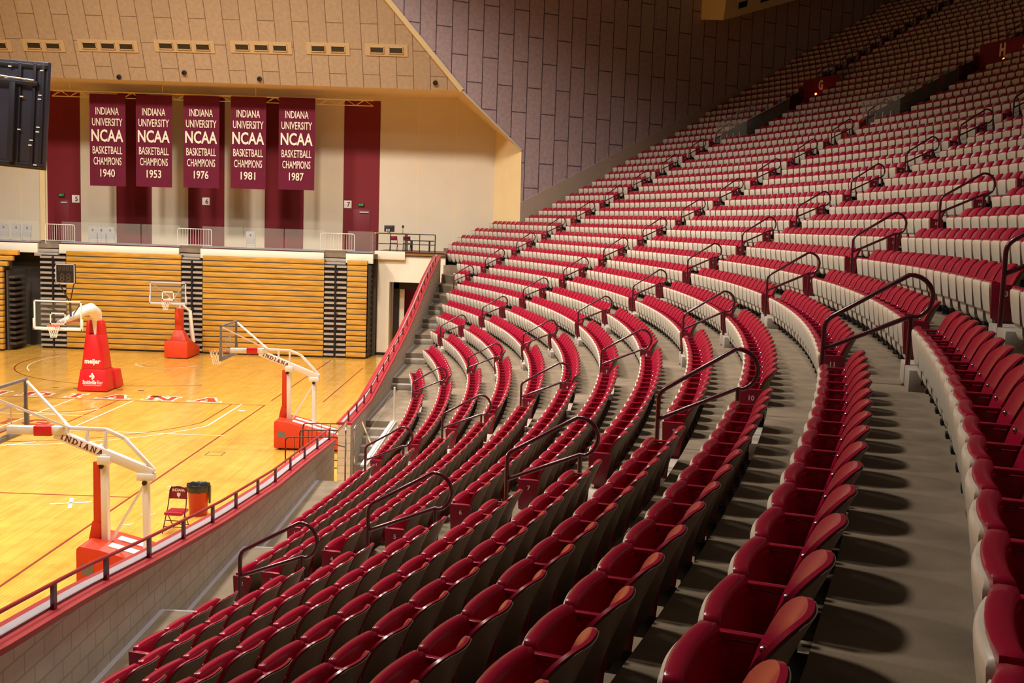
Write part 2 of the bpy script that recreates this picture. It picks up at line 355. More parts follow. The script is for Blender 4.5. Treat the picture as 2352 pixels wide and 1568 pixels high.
# ------------------------------------------------------------------ seating terrace
mb = MB(); NSEG = 64
def ring(r, z, a0, a1): return [pol(r, a0 + (a1-a0)*i/NSEG, z) for i in range(NSEG+1)]
for k in range(1, NROW+3):
    kk = min(k, 50); a1 = phimax(kk) if kk > 14 else min(phimax(kk)+0.004, R(33)); a0 = -a1 if kk <= 9 and a1 < R(27) else R(-30)
    spans = [(a0, VOM[4][0]), (VOM[4][1], VOM[5][0]), (VOM[5][1], a1)] if 26 <= kk <= 32 else [(a0, a1)]
    for b0, b1 in spans:
        ri, ro = rl(kk)-0.645, rl(kk)+0.18
        A = ring(ri, T(kk), b0, b1); B = ring(ro, T(kk), b0, b1); D = ring(ro, T(kk+1) if kk < 50 else T(kk)+.4, b0, b1)
        E_ = ring(ri, T(kk)-0.5, b0, b1)
        n = NSEG+1
        mb.add(A+B+D+E_, [(i, i+1, n+i+1, n+i) for i in range(NSEG)] + [(n+i, n+i+1, 2*n+i+1, 2*n+i) for i in range(NSEG)] + [(3*n+i, 3*n+i+1, i+1, i) for i in range(NSEG)])
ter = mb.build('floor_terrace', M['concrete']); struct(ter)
# walkway platforms against the courtside wall, stepping up with the rows, mirrored about the middle of the bowl
YB = [9.9, 13.9, 17.3, 20.4, 23.2, 25.8, 28.2, 30.4, 32.4]
mb = MB(); st = MB()
for sg in (-1, 1):
    for k in range(1, 10):
        y0 = (3.7 if k == 1 else YB[k-2]); y1 = YB[k-1]
        if sg < 0 and k > 6: continue
        ya, yb = sorted((sg*y0, sg*y1)); mb.box(13.2, 14.35, ya, yb, T(k)-1.2, T(k)-.004)
        if k < 9:
            ys = sorted((sg*(y1-0.34), sg*(y1-.002))); st.box(13.2, 13.98, ys[0], ys[1], T(k), T(k)+(T(k+1)-T(k))/2)
mb.box(14.06, 14.8, -3.7, 3.7, T(1)-1.5, T(1)-.004)
nl = MB()
for sg in (-1, 1):
    for k in range(1, 6 if sg < 0 else 9):
        y0 = (3.7 if k == 1 else YB[k-2]); y1 = YB[k-1]; ya, yb = sorted((sg*y0, sg*y1)); nl.box(13.201, 13.27, ya, yb, T(k)-.01, T(k)-.001)
        if k > 1: ys = sorted((sg*y0, sg*(y0+.06))); nl.box(13.27, 14.0, ys[0], ys[1], T(k)-.01, T(k)-.001)
struct(nl.build('floor_paint_edges', M['channel']))
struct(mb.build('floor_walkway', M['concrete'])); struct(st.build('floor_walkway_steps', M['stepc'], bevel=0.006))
# entry pit with stairs down to court level
mb = MB()
for i in range(7): mb.box(13.2, 14.05, 3.7-(i+1)*0.33, 3.7-i*0.33, 0, T(1)-0.19*(i+1))
struct(mb.build('floor_entry_stairs', M['stepc'], bevel=0.006))
# aisle steps
for ai in range(0, 6):
    mb = MB()
    for k in range(1, NROW):
        if ai in VOM and 26 <= k <= 32: continue
        r0_, r1_ = rl(k)-0.14, rl(k)+0.178; h = T(k)+(T(k+1)-T(k))/2
        cen = AIS[ai]-0.53/rl(k)
        if cen > phimax(k) or (k <= 9 and abs(cen) > phimax(k)): continue
        P = [pol(r, AIS[ai]+dt/r, z) for z in (T(k), h) for r in (r0_, r1_) for dt in (-1.0, -.04)]
        mb.add(P, [(0, 2, 3, 1), (4, 5, 7, 6), (0, 1, 5, 4), (2, 6, 7, 3), (0, 4, 6, 2), (1, 3, 7, 5)])
    struct(mb.build('floor_aisle_steps', M['stepc'], bevel=0.008))

# ------------------------------------------------------------------ tip-up seats
def rowz(t, zs, vs): return float(np.interp(t, zs, vs))
PZ, PH = [.17, .19, .23, .30, .315, .33, .44, .56, .600, .618, .625], [.110, .145, .168, .186, .193, .198, .214, .224, .220, .204, .175]
PX = [-.074, -.092, -.108, -.118, -.142, -.147, -.166, -.184, -.187, -.182, -.172]
def lean(z): return -.068 - (z-.17)*.21
def pan_mb(mb, sc, nc=8, step=1, mi=0):
    idx = list(range(0, len(PZ), step))
    if idx[-1] != len(PZ)-1: idx.append(len(PZ)-1)
    mb.slab([PZ[i] for i in idx], [PH[i]*sc for i in idx], lambda u, i: PX[idx[i]]-.030*(1-u*u)*(.4+.6*(PZ[idx[i]]-.17)/.45)+.02, lambda u, i: lean(PZ[idx[i]])+.032-.030*(1-u*u)*(.4+.6*(PZ[idx[i]]-.17)/.45), nc, mi)
QZ, QH = [.19, .24, .40, .56, .62, .640, .648], [.16, .195, .230, .248, .248, .242, .225]
QF = [.034, .028, .026, .022, .022, .026, .038]; QB = [.065, .085, .092, .098, .096, .088, .070]
def cushion_mb(mb, sc, nc=8, step=1, mi=0):
    idx = list(range(0, len(QZ), step))
    if idx[-1] != len(QZ)-1: idx.append(len(QZ)-1)
    mb.slab([QZ[i] for i in idx], [QH[i]*sc for i in idx], lambda u, i: lean(QZ[idx[i]])+QF[idx[i]]-.030*(1-u*u)*(.4+.6*(QZ[idx[i]]-.17)/.45), lambda u, i: lean(QZ[idx[i]])+QB[idx[i]]-.022*(1-u*u), nc, mi)
BZ = [.33, .40, .50, .60, .68] + [.705+.112*math.sin(R(a)) for a in (12, 26, 40, 54, 67, 79, 90)]
BH = [.18, .208, .222, .226, .223] + [.222-.135*(1-math.cos(R(a))) for a in (12, 26, 40, 54, 67, 79, 90)]
def bx0(z): return .055 + (z-.34)*.36 + .30*max(0, z-.55)**1.5 + .02
BS = .10
def back_mb(mb, sc, nc=10, step=1, mi=0):
    idx = list(range(0, len(BZ), step))
    if idx[-1] != len(BZ)-1: idx.append(len(BZ)-1)
    mb.slab([BZ[i] for i in idx], [BH[i]*sc for i in idx], lambda u, i: bx0(BZ[idx[i]])-BS*u*u*(BH[idx[i]]/.25)**2, lambda u, i: bx0(BZ[idx[i]])-BS*u*u*(BH[idx[i]]/.25)**2+.024, nc, mi)
def rear_mb(mb, sc, nc=10, step=1, mi=0):
    idx = list(range(0, len(BZ)-1, step))
    mb.slab([BZ[i]-.006 for i in idx], [BH[i]*sc*.97 for i in idx], lambda u, i: bx0(BZ[idx[i]])-BS*u*u*(BH[idx[i]]/.25)**2+.022, lambda u, i: bx0(BZ[idx[i]])-BS*u*u*(BH[idx[i]]/.25)**2+.036, nc, mi)
def arm_mb(mb, yb, mi=0):
    mb.box(-.095, .125, yb-.017, yb+.017, .592, .614, mi)
    mb.prism([(-.06, .585), (-.03, .22), (.09, .22), (.13, .585)], yb-.009, yb+.009, 'y', mi)
def foot_mb(mb, yb, mi=0):
    mb.box(-.06, .10, yb-.028, yb+.028, .13, .24, mi); mb.box(.02, .175, yb-.022, yb+.022, .03, .16, mi); mb.box(-.10, -.03, yb-.05, yb+.05, .15, .19, mi)
PANEL = [(-.155, .615), (.145, .615), (.165, .56), (.10, .26), (.085, .12), (-.02, .12), (-.06, .24), (-.135, .26)]
def bolt_mb(mb, sc, mi=0):
    for sy in (-1, 1): mb.lathe([(.013, 0), (.013, .006), (.006, .012)], 0, 0, 8, mi)
W0 = 0.53
def squash(b): b.v = [(p[0]*.83-.008, p[1], p[2]) for p in b.v]; return b
def seat_meshes():
    o = {}
    for nm, fn, ms, sm in (('seat_pan', pan_mb, M['cream'], 40), ('seat_cushion', cushion_mb, M['red'], 50), ('backrest', back_mb, M['red'], 50), ('rear_shell', rear_mb, M['rear'], 50)):
        b = MB(); fn(b, 1.0, 12); squash(b); o[nm] = b.mesh(nm, ms, smooth=sm)
    b = MB(); arm_mb(b, -W0/2); squash(b); o['armrest'] = b.mesh('armrest', M['red'], bevel=.006)
    b = MB(); foot_mb(b, -W0/2); squash(b); o['mounting_bracket'] = b.mesh('mounting_bracket', M['black'], bevel=.004)
    b = MB()
    for sy in (-1, 1): b.lathe([(.0125, -.004), (.0125, .006), (.010, .011), (.004, .013)], 0, 0, 10)
    n = len(b.v)//2; vv = []
    for i, p in enumerate(b.v):
        sy = -1 if i < n else 1; z0 = .60; u = sy*.84; x = bx0(z0) - BS*u*u*(.226/.25)**2
        vv.append((x-p[2], sy*.190+p[0], z0+p[1]))
    b.v = vv; squash(b); o['back_bolts'] = b.mesh('back_bolts', M['chrome'], smooth=40)
    b = MB(); b.prism(PANEL, -W0/2-.045, -W0/2-.012, 'y'); squash(b); o['end_panel'] = b.mesh('end_panel', M['redpaint'], bevel=.006)
    return o
SM = seat_meshes()
ORD = ['', 'first', 'second', 'third', 'fourth', 'fifth', 'sixth', 'seventh', 'eighth', 'ninth', 'tenth', 'eleventh', 'twelfth', 'thirteenth', 'fourteenth', 'fifteenth', 'sixteenth', 'seventeenth', 'eighteenth', 'nineteenth', 'twentieth']
seats = []     # (k, section, index, n, phi, width, has_panel)
for k in range(1, NROW+1):
    r = rl(k); pm = phimax(k)
    edges = []
    for s_ in range(6):
        a0 = AIS[s_] + 0.05/r; a1 = (AIS[s_+1] - AW/r) if s_ < 5 else 9
        if s_ in VOM and 26 <= k <= 32: a0 = VOM[s_][1] + .02/r
        if s_+1 in VOM and 26 <= k <= 32: a1 = VOM[s_+1][0] - .02/r
        lo, hi = max(a0, -pm), min(a1, pm)
        L = (hi-lo)*r; n = int(round(L/W0-0.15)) if L > 0.4 else 0
        if n <= 0: continue
        cut_lo = lo > a0 + 1e-6; cut_hi = hi < a1 - 1e-6
        wd = W0 if (cut_lo or cut_hi) else L/n
        if cut_lo or cut_hi: n = int(L/W0)
        for i in range(n):
            ph = (lo + (i+.5)*wd/r) if not cut_lo else (hi - (n-1-i+.5)*wd/r)
            seats.append((k, s_, i, n, ph, wd, i == 0))
vis = []
for s_ in seats:
    k, _, _, _, ph, wd, _ = s_
    p = project(pol(rl(k)+.05, ph, T(k)+.6))
    if p is None or not (-260 < p[0] < 2620 and -200 < p[1] < 1800): continue
    if p[2] < 0.9: continue
    vis.append((p[2], -100 < p[0] < 2450 and p[1] < 1700, s_))
vis.sort(key=lambda t: (not t[1], t[0]))
NEAR, REST = vis[:300], vis[300:]
BLOCK = {0: ('short of', 'first'), 1: ('past', 'first'), 2: ('past', 'second'), 3: ('past', 'third'), 4: ('past', 'fourth'), 5: ('past', 'fifth')}
NUMW = {}
def num_mesh(k):
    if k not in NUMW:
        b = MB(); put_text(b, str(k), (0.0, -W0/2-.0470, .52), (1, 0, 0), (0, 0, 1), .055, None, .02)
        me = bpy.data.meshes.new('row_number'); me.from_pydata(b.v, [], b.f); me.materials.append(M['textw']); NUMW[k] = me
    return NUMW[k]
for _, _, (k, s_, i, n, ph, wd, pan) in NEAR:
    wrd, ai = BLOCK[s_]; idx = (n-i) if s_ == 0 else (i+1)
    lab = f'crimson folded stadium seat, row {k}, {ORD[idx]} seat {wrd} the {ai} handrail aisle'
    t = thing('stadium_seat', lab, 'seat', pol(rl(k), ph, T(k)), ph, 'crimson folding seats of the stand'); t.scale = (1, wd/W0, 1)
    p = link(SM['seat_pan'], 'seat_pan', t); p['label'] = 'cream plastic seat underside'; link(SM['seat_cushion'], 'seat_cushion', p)
    b = link(SM['backrest'], 'backrest', t); rs = link(SM['rear_shell'], 'rear_shell', b); rs['label'] = 'taupe rear of the backrest'; link(SM['back_bolts'], 'back_bolts', b)
    link(SM['armrest'], 'armrest', t); link(SM['mounting_bracket'], 'mounting_bracket', t)
    if i == n-1: a = link(SM['armrest'], 'armrest', t); a.location = (0, W0, 0)
    if pan:
        e = link(SM['end_panel'], 'end_panel', t); link(num_mesh(k), 'row_number', e)
# the thousands beyond: one mass
def base_lod(nc, step):
    b = MB(); pan_mb(b, 1, nc, step, 0); cushion_mb(b, 1, nc, step, 1); back_mb(b, 1, nc, step, 1); rear_mb(b, 1, nc, step+1, 5); arm_mb(b, -W0/2, 1); foot_mb(b, -W0/2, 2); return squash(b)
lods = [base_lod(6, 1), base_lod(4, 2)]
pb = MB(); pb.prism(PANEL, -W0/2-.045, -W0/2-.012, 'y', 3); squash(pb)
V, Fv, Fn, MI = [], [], [], []; off = 0
def emit(v, faces, mis, k, ph, wd):
    global off
    P = np.array(v, float); x = P[:, 0]; y = P[:, 1]*wd/W0; c, s = math.cos(ph), math.sin(ph); o = pol(rl(k), ph, T(k))
    V.append(np.stack([o[0]+c*x-s*y, o[1]+s*x+c*y, o[2]+P[:, 2]], 1))
    Fv.append(np.concatenate([np.array(f) for f in faces])+off); Fn.append(np.array([len(f) for f in faces])); MI.append(np.array(mis)); off += len(P)
lodc = [(np.array(b.v), b.f, b.m, np.concatenate([np.array(f) for f in b.f]), np.array([len(f) for f in b.f]), np.array(b.m)) for b in lods]
for d, _, (k, s_, i, n, ph, wd, pan) in REST:
    L = lodc[0 if d < 38 else 1]; P = L[0]; x = P[:, 0]; y = P[:, 1]*wd/W0; c, s = math.cos(ph), math.sin(ph); o = pol(rl(k), ph, T(k))
    V.append(np.stack([o[0]+c*x-s*y, o[1]+s*x+c*y, o[2]+P[:, 2]], 1)); Fv.append(L[3]+off); Fn.append(L[4]); MI.append(L[5]); off += len(P)
    if pan:
        emit(pb.v, pb.f, pb.m, k, ph, wd)
        if k <= 24:
            nb = MB(); put_text(nb, str(k), (0.0, -W0/2-.0470, .52), (1, 0, 0), (0, 0, 1), .055, None, .02); emit(nb.v, nb.f, [4]*len(nb.f), k, ph, wd)
    if i == n-1:
        nb = MB(); arm_mb(nb, W0/2, 1); squash(nb); emit(nb.v, nb.f, nb.m, k, ph, wd)
V = np.concatenate(V); Fv = np.concatenate(Fv); Fn = np.concatenate(Fn); MI = np.concatenate(MI)
me = bpy.data.meshes.new('massed_seats'); me.vertices.add(len(V)); me.vertices.foreach_set('co', V.ravel())
me.loops.add(len(Fv)); me.loops.foreach_set('vertex_index', Fv.astype(np.int32)); me.polygons.add(len(Fn))
me.polygons.foreach_set('loop_start', np.concatenate([[0], np.cumsum(Fn)[:-1]]).astype(np.int32))
for m in ('cream', 'red', 'black', 'redpaint', 'textw', 'rear'): me.materials.append(M[m])
me.polygons.foreach_set('material_index', MI.astype(np.int32)); me.update(calc_edges=True); me.validate()
bm = bmesh.new(); bm.from_mesh(me); bmesh.ops.recalc_face_normals(bm, faces=bm.faces); bm.to_mesh(me); bm.free()
me.polygons.foreach_set('use_smooth', [True]*len(me.polygons)); me.set_sharp_from_angle(angle=R(45))
tag(link(me, 'massed_seats'), 'rows upon rows of crimson and cream folded seats filling the rest of the stand', 'seats', 'crimson folding seats of the stand', 'stuff')

# ------------------------------------------------------------------ looped handrails in the aisles
def arcpts(c, u, v, r, a0, a1, n): return [Vector(c) + Vector(u)*r*math.cos(R(a0+(a1-a0)*i/n)) + Vector(v)*r*math.sin(R(a0+(a1-a0)*i/n)) for i in range(n+1)]
AN = {1: 'first', 2: 'second', 3: 'third', 4: 'fourth', 5: 'fifth'}
def fillet(P, rad, n=6):
    P = [Vector(p) for p in P]; out = [P[0]]
    for i in range(1, len(P)-1):
        a = (P[i-1]-P[i]); b = (P[i+1]-P[i]); la, lb = a.length, b.length; rr = min(rad, la*.45, lb*.45); a = P[i]+a/la*rr; b = P[i]+b/lb*rr
        for j in range(n+1):
            t = j/n; out.append(a*(1-t)**2 + P[i]*2*t*(1-t) + b*t*t)
    return out + [P[-1]]
for ai, ks in ((1, range(3, 16, 2)), (2, range(1, 20, 2)), (3, range(1, 30, 2)), (4, list(range(3, 26, 2)) + list(range(33, 44, 2))), (5, list(range(7, 26, 2)) + list(range(33, 46, 2)))):
    for k in ks:
        ph = AIS[ai]-0.55/rl(k)
        if project(pol(rl(k), ph, T(k)+.8)) is None: continue
        px = project(pol(rl(k), ph, T(k)+.8))
        if not (-200 < px[0] < 2560 and -120 < px[1] < 1700): continue
        dz = T(k+1)-T(k)
        t = thing('aisle_handrail', f'looped maroon handrail in the {AN[ai]} handrail aisle, climbing from row {k} to row {k+1}', 'handrail', pol(rl(k)-.12, ph, T(k)), ph, 'looped maroon handrails of the stand aisles')
        P = [(0, 0, .02), (0, 0, 1.03), (.74, 0, dz+1.09)]
        c = Vector((.80, 0, dz+.895)); lp = [c + Vector((math.sin(R(a)), 0, math.cos(R(a))))*.215 for a in range(-5, 175, 15)]
        path = fillet(P, .09)[:-1] + lp + [Vector((DR, 0, dz+.70)), Vector((0, 0, .735))]
        b = MB(); b.tube(path, .0245, 10); b.build('rail_loop', M['rail'], t, smooth=60)
        b = MB(); b.tube([(DR, 0, dz+.02), (DR, 0, dz+.70)], .0245, 10); b.build('rear_post', M['rail'], t, smooth=60)
        b = MB(); b.lathe([(.05, 0), (.05, .012), (.03, .02)], 0, 0, 12); b.lathe([(.05, dz), (.05, dz+.012), (.03, dz+.02)], DR, 0, 12); b.build('floor_flanges', M['rail'], t)

# ------------------------------------------------------------------ courtside wall, ledge and low rail
ZW = ([-24, -20, -18.1, -16, -14.6, -13.4, -10.9, -7.4, -5, -1.5, 0, 1.0, 4.5, 9.5, 14, 18.1, 22.9, 29.4], [4.2, 3.72, 3.46, 3.25, 3.06, 2.91, 2.62, 2.31, 2.19, 1.98, 1.93, 1.93, 1.95, 2.5, 3.05, 3.72, 4.65, 5.62])
def zw(y): return float(np.interp(y, *ZW))
XI, XO = 13.2, 12.86
def wall_run(y0, y1, n):
    ys = [y0+(y1-y0)*i/n for i in range(n+1)]
    me = bpy.data.meshes.new('wall_courtside'); vs = []; fs = []; uvs = []
    for y in ys: vs += [(XI, y, -.2), (XI, y, zw(y)), (XO, y, zw(y)), (XO, y, -.2)]
    for i in range(n):
        a = 4*i
        for j in range(3): fs.append((a+j, a+j+1, a+5+j, a+4+j))
    fs += [(0, 3, 2, 1), (4*n, 4*n+1, 4*n+2, 4*n+3)]
    me.from_pydata(vs, [], fs); me.materials.append(M['block']); ul = me.uv_layers.new(name='UVMap')
    for lp in me.loops:
        p = vs[lp.vertex_index]; ul.data[lp.index].uv = (p[1]+p[0]*.9, p[2])
    struct(link(me, 'wall_courtside'))
    def strip(nm, xa, xb, dz0, dz1, m):
        b = MB(); N = len(ys); P = []
        for y in ys: P += [(xa, y, zw(y)+dz0), (xb, y, zw(y)+dz0), (xb, y, zw(y)+dz1), (xa, y, zw(y)+dz1)]
        fs = [(4*i+j, 4*i+(j+1) % 4, 4*i+4+(j+1) % 4, 4*i+4+j) for i in range(n) for j in range(4)] + [(0, 1, 2, 3), (4*n, 4*n+3, 4*n+2, 4*n+1)]
        b.add(P, fs); o = b.build(nm, m); struct(o)
    strip('trim_1' if y0 < 0 else 'trim_3', XO-.04, XI+.04, 0.001, .06, M['cap'])
    strip('trim_2' if y0 < 0 else 'trim_4', XO+.08, XO+(.21 if y0 < 0 else .16), .061, .085, M['channel'])
wall_run(-24, -1.45, 30); wall_run(0.95, 29.5, 40)
def low_rail(y0, y1, ys, label):
    t = thing('ledge_railing', label, 'railing', (XI-.10, (y0+y1)/2, zw((y0+y1)/2)+.06)); o = Vector(t.location)
    N = 30; b = MB(); b.tube([Vector((XI-.10, y0+(y1-y0)*i/N, zw(y0+(y1-y0)*i/N)+.33)) - o for i in range(N+1)], .022, 8); b.build('top_rail', M['cap'], t, smooth=60)
    for y in ys:
        b = MB(); b.box(-.02+0, .02, -.035, .035, 0, .27); p = b.build('post', M['rail'], t); p.location = Vector((XI-.10, y, zw(y)+.06)) - o
low_rail(-23, -1.5, [-22.0, -20.6, -19.2, -18.0, -16.77, -15.42, -14.04, -12.68, -11.29, -9.98, -8.54, -7.2, -5.9, -4.5, -3.1, -1.6], 'low maroon railing along the crimson ledge in front of the numbered rows')
low_rail(1.1, 27.5, [1.2+1.38*i for i in range(20)], 'low maroon railing climbing the ledge beside the far concrete steps')

# ------------------------------------------------------------------ end wall, stage, soffit
YE = 35.75
ew = MB(); ew.box(-26, 15.75, YE, YE+.3, 0, 15.0); end = ew.build('wall_end', M['beige']); struct(end)
for i, (a, b_) in enumerate(((-10.5, -8.55), (-6.43, -4.36), (-2.2, -.08), (2.3, 4.57), (6.9, 9.0))):
    b = MB(); b.box(a, b_, YE-.03, YE-.001, 5.6, 14.25); o = b.build('wall_end_stripe', M['crimsonwall'], end); struct(o)
b = MB()
for x in (11.25, 13.42, -12.1): b.box(x-.012, x+.012, YE-.004, YE+.001, 5.6, 14.4)
b.box(-10.9, -10.6, YE-.12, YE, 5.6, 14.4); struct(b.build('wall_end_joints', M['soffit'], end))
b = MB(); b.box(-26, 9.6, 30.0, 35.75, 5.35, 5.56); b.box(9.45, 13.3, 31.5, 35.75, 5.45, 5.72); b.box(13.3, 17.3, 33.4, 35.75, 4.6, 5.0); struct(b.build('floor_stage', M['concrete']))
lip = MB()
for a, b_ in ((-26, -8.46), (-7.29, -.85), (.31, 6.92), (8.11, 9.56)):
    lip.box(a, b_, 29.86, 30.05, 5.08, 5.60)
struct(lip.build('trim_5', M['ivory'], bevel=.01))
b = MB()
for a, b_ in ((-26, -8.46), (-7.29, -.85), (.31, 6.92), (8.11, 9.56)): b.box(a, b_, 29.85, 30.35, 5.601, 5.64)
struct(b.build('trim_6', M['rail']))
b = MB()
for a, b_ in ((-8.46, -7.29), (-.85, .31), (6.92, 8.11)):
    for j in range(3): b.box(a-.1, b_, 29.7+.28*j, 30.9, 4.92+.2*j, 5.1+.2*j)
struct(b.build('floor_stage_steps', M['tread'], bevel=.008))
# dark void under the stage behind the bleachers
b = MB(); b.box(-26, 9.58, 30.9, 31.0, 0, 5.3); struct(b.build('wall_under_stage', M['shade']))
# inclined tan tiled wall, soffit and mauve side wall share one sloping arris
def incl(z): return 31.33-(z-14.47)/1.98
A1, A2, A3 = (17.26, 33.19, 11.53), (13.94, 31.33, 14.47), (10.15, 29.21, 18.66)
A4 = (3.5, incl(26.0), 26.0)
ua = Vector((0, -1/1.98, 1)).normalized()
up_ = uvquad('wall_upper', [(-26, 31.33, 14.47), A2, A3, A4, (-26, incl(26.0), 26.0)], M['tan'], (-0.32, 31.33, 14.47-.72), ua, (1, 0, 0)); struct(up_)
b = MB(); b.add([(-26, 31.33, 14.46), A2, (13.42, YE, 14.55), (-26, YE, 14.25)], [(0, 1, 2, 3)])
b.add([A2, A1, (15.7, YE, 12.75), (13.42, YE, 14.55)], [(0, 1, 2, 3)])
b.add([A1, (17.33, 33.2, 4.6), (15.72, YE, 4.6), (15.7, YE, 12.75)], [(0, 1, 2, 3)]); struct(b.build('ceiling_soffit', M['soffit']))
a_ = R(29.2); dirw = Vector((math.cos(a_), math.sin(a_), 0)); nw = Vector((math.sin(a_), -math.cos(a_), 0))
def W(r, z, off=0.0): return Vector((CX, CY, 0)) + dirw*r + nw*off + Vector((0, 0, z))
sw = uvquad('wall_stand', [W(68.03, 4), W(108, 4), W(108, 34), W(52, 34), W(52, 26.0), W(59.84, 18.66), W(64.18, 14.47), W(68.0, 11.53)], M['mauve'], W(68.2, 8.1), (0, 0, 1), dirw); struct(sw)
b = MB(); PB = [(68.03, 4.5), (108, 24.5), (108, 8.65+.5*(108-68.1)), (68.03, 8.65)]
b.add([W(r, z, .03) for r, z in PB], [(0, 1, 2, 3)]); b.add([W(r, z, 0.0) for r, z in PB[2:]] + [W(r, z, .03) for r, z in PB[2:]], [(0, 1, 3, 2)]); struct(b.build('wall_stand_base', M['band']))
# arris trim
b = MB(); b.bar(Vector(A2)+nw*.02, Vector(A3)+nw*.02, .26, .10, up=nw); b.bar(Vector(A3)+nw*.02, Vector(A4)+nw*.02, .26, .10, up=nw); struct(b.build('trim_7', M['soffit']))
b = MB(); b.bar(Vector(A1)+nw*.01, Vector(A2)+nw*.01, .10, .06, up=nw); struct(b.build('trim_8', M['beige']))
# corner pier and wall with the tunnel opening under the side platform
b = MB(); b.box(9.59, 10.25, 31.5, 33.3, 0, 5.4); b.box(10.25, 13.3, 31.5, 31.9, 4.05, 5.45); b.box(12.5, 13.3, 31.5, 31.9, 0, 4.05); struct(b.build('wall_tunnel', M['ivory']))
b = MB(); b.box(9.43, 11.1, 31.3, 31.52, 5.28, 5.74); b.box(11.1, 13.25, 31.42, 31.52, 5.55, 5.72, 0); struct(b.build('trim_9', M['ivory'], bevel=.02))
b = MB(); b.box(11.1, 13.25, 31.28, 31.44, 5.66, 5.73); struct(b.build('trim_10', M['rail']))
b = MB(); b.box(9.57, 10.3, 31.46, 31.50, 0, .14); struct(b.build('baseboard_pier', M['black']))
tn = MB(); tn.box(10.25, 13.3, 35.5, 35.6, 0, 4.2); tn.box(10.25, 13.3, 31.92, 35.6, 4.06, 4.12); struct(tn.build('wall_tunnel_back', M['crimsonwall']))
b = MB(); b.box(10.36, 10.66, 32.6, 32.7, 0, 4.05); b.box(10.36, 12.5, 32.6, 32.7, 3.62, 4.05); struct(b.build('door_1', M['black']))
b = MB(); b.box(10.68, 10.95, 32.72, 32.78, 0, 3.6); struct(b.build('door_2', M['ivory']))
tag(MB().box(10.9, 12.45, 34.45, 34.6, 1.62, 1.80).build('neon_strip', M['redglow']), 'glowing red light strip inside the tunnel doorway', 'light')
tag(MB().box(10.9, 12.4, 34.62, 35.3, 0.0, 1.8).build('tunnel_counter', M['crimsonwall'], bevel=.03), 'crimson counter block inside the tunnel doorway', 'counter')
tag(MB().box(11.75, 12.35, 33.6, 34.1, 2.95, 3.15).build('ceiling_tunnel_lamp', M['lamp'], bevel=.03), 'small white lamp under the tunnel ceiling', 'lamp')

# doors and signs on the end wall
for nm, x0, x1, sgn, num, ex in (('door_3', 7.49, 8.52, 7.18, '7', 7.97), ('door_4', -10.09, -9.24, -8.83, '5', -9.65)):
    d = MB().box(x0, x1, YE-.05, YE-.032, 5.6, 8.0).build(nm, M['textr'], bevel=.004); struct(d)
    h = MB().box(x0+.4, x1-.1, YE-.10, YE-.052, 7.80, 7.88).build('door_closer', M['greypad'], d); struct(h)
    t = tag(MB().box(ex-.17, ex+.17, YE-.10, YE-.034, 8.17, 8.37).build('exit_sign', M['dark']), f'small exit sign glowing green, over the crimson door marked number {num}', 'sign', 'green exit signs')
    b = MB(); put_text(b, 'EXIT', (ex, YE-.102, 8.27), (1, 0, 0), (0, 0, 1), .12, .27, .02); flat(b, 'exit_lettering', M['green'], t)
for x, z, num in ((7.18, 8.27, '7'), (-1.15, 8.17, '6'), (-8.83, 8.07, '5')):
    t = tag(MB().box(x-.22, x+.22, YE-.06, YE-.034, z-.22, z+.22).build('section_sign', M['white'], bevel=.01), f'square white sign with number {num} on a crimson wall stripe', 'sign', 'numbered section signs')
    b = MB(); put_text(b, num, (x+.05, YE-.0625, z), (1, 0, 0), (0, 0, 1), .27, None, .03); flat(b, 'section_number', M['textr'], t)

# ------------------------------------------------------------------ championship banners on the truss
YT = 33.0
t = thing('banner_truss', 'long pale triangular lighting truss carrying the crimson banners', 'truss', (0, YT+.12, 13.83))
for (dy, dz) in ((-.14, .16), (.14, .16), (0, -.14)):
    b = MB(); b.tube([(-9.0, dy, dz), (8.95, dy, dz)], .025, 6); b.build('chord', M['soffit'], t)
b = MB(); nb = 36
for i in range(nb):
    xa, xb = -9+17.95*i/nb, -9+17.95*(i+1)/nb; z0, z1 = (.16, -.14) if i % 2 else (-.14, .16)
    for dy in (-.14, .14): b.tube([(xa, dy if z0 > 0 else 0, z0), (xb, dy if z1 > 0 else 0, z1)], .014, 5)
b.build('truss_lattice', M['soffit'], t)
b = MB()
for x in (-8, -2.8, 2.4, 8.2): b.tube([(x, 0, .16), (x, 0, .62)], .02, 6)
b.build('hanging_rods', M['soffit'], t)
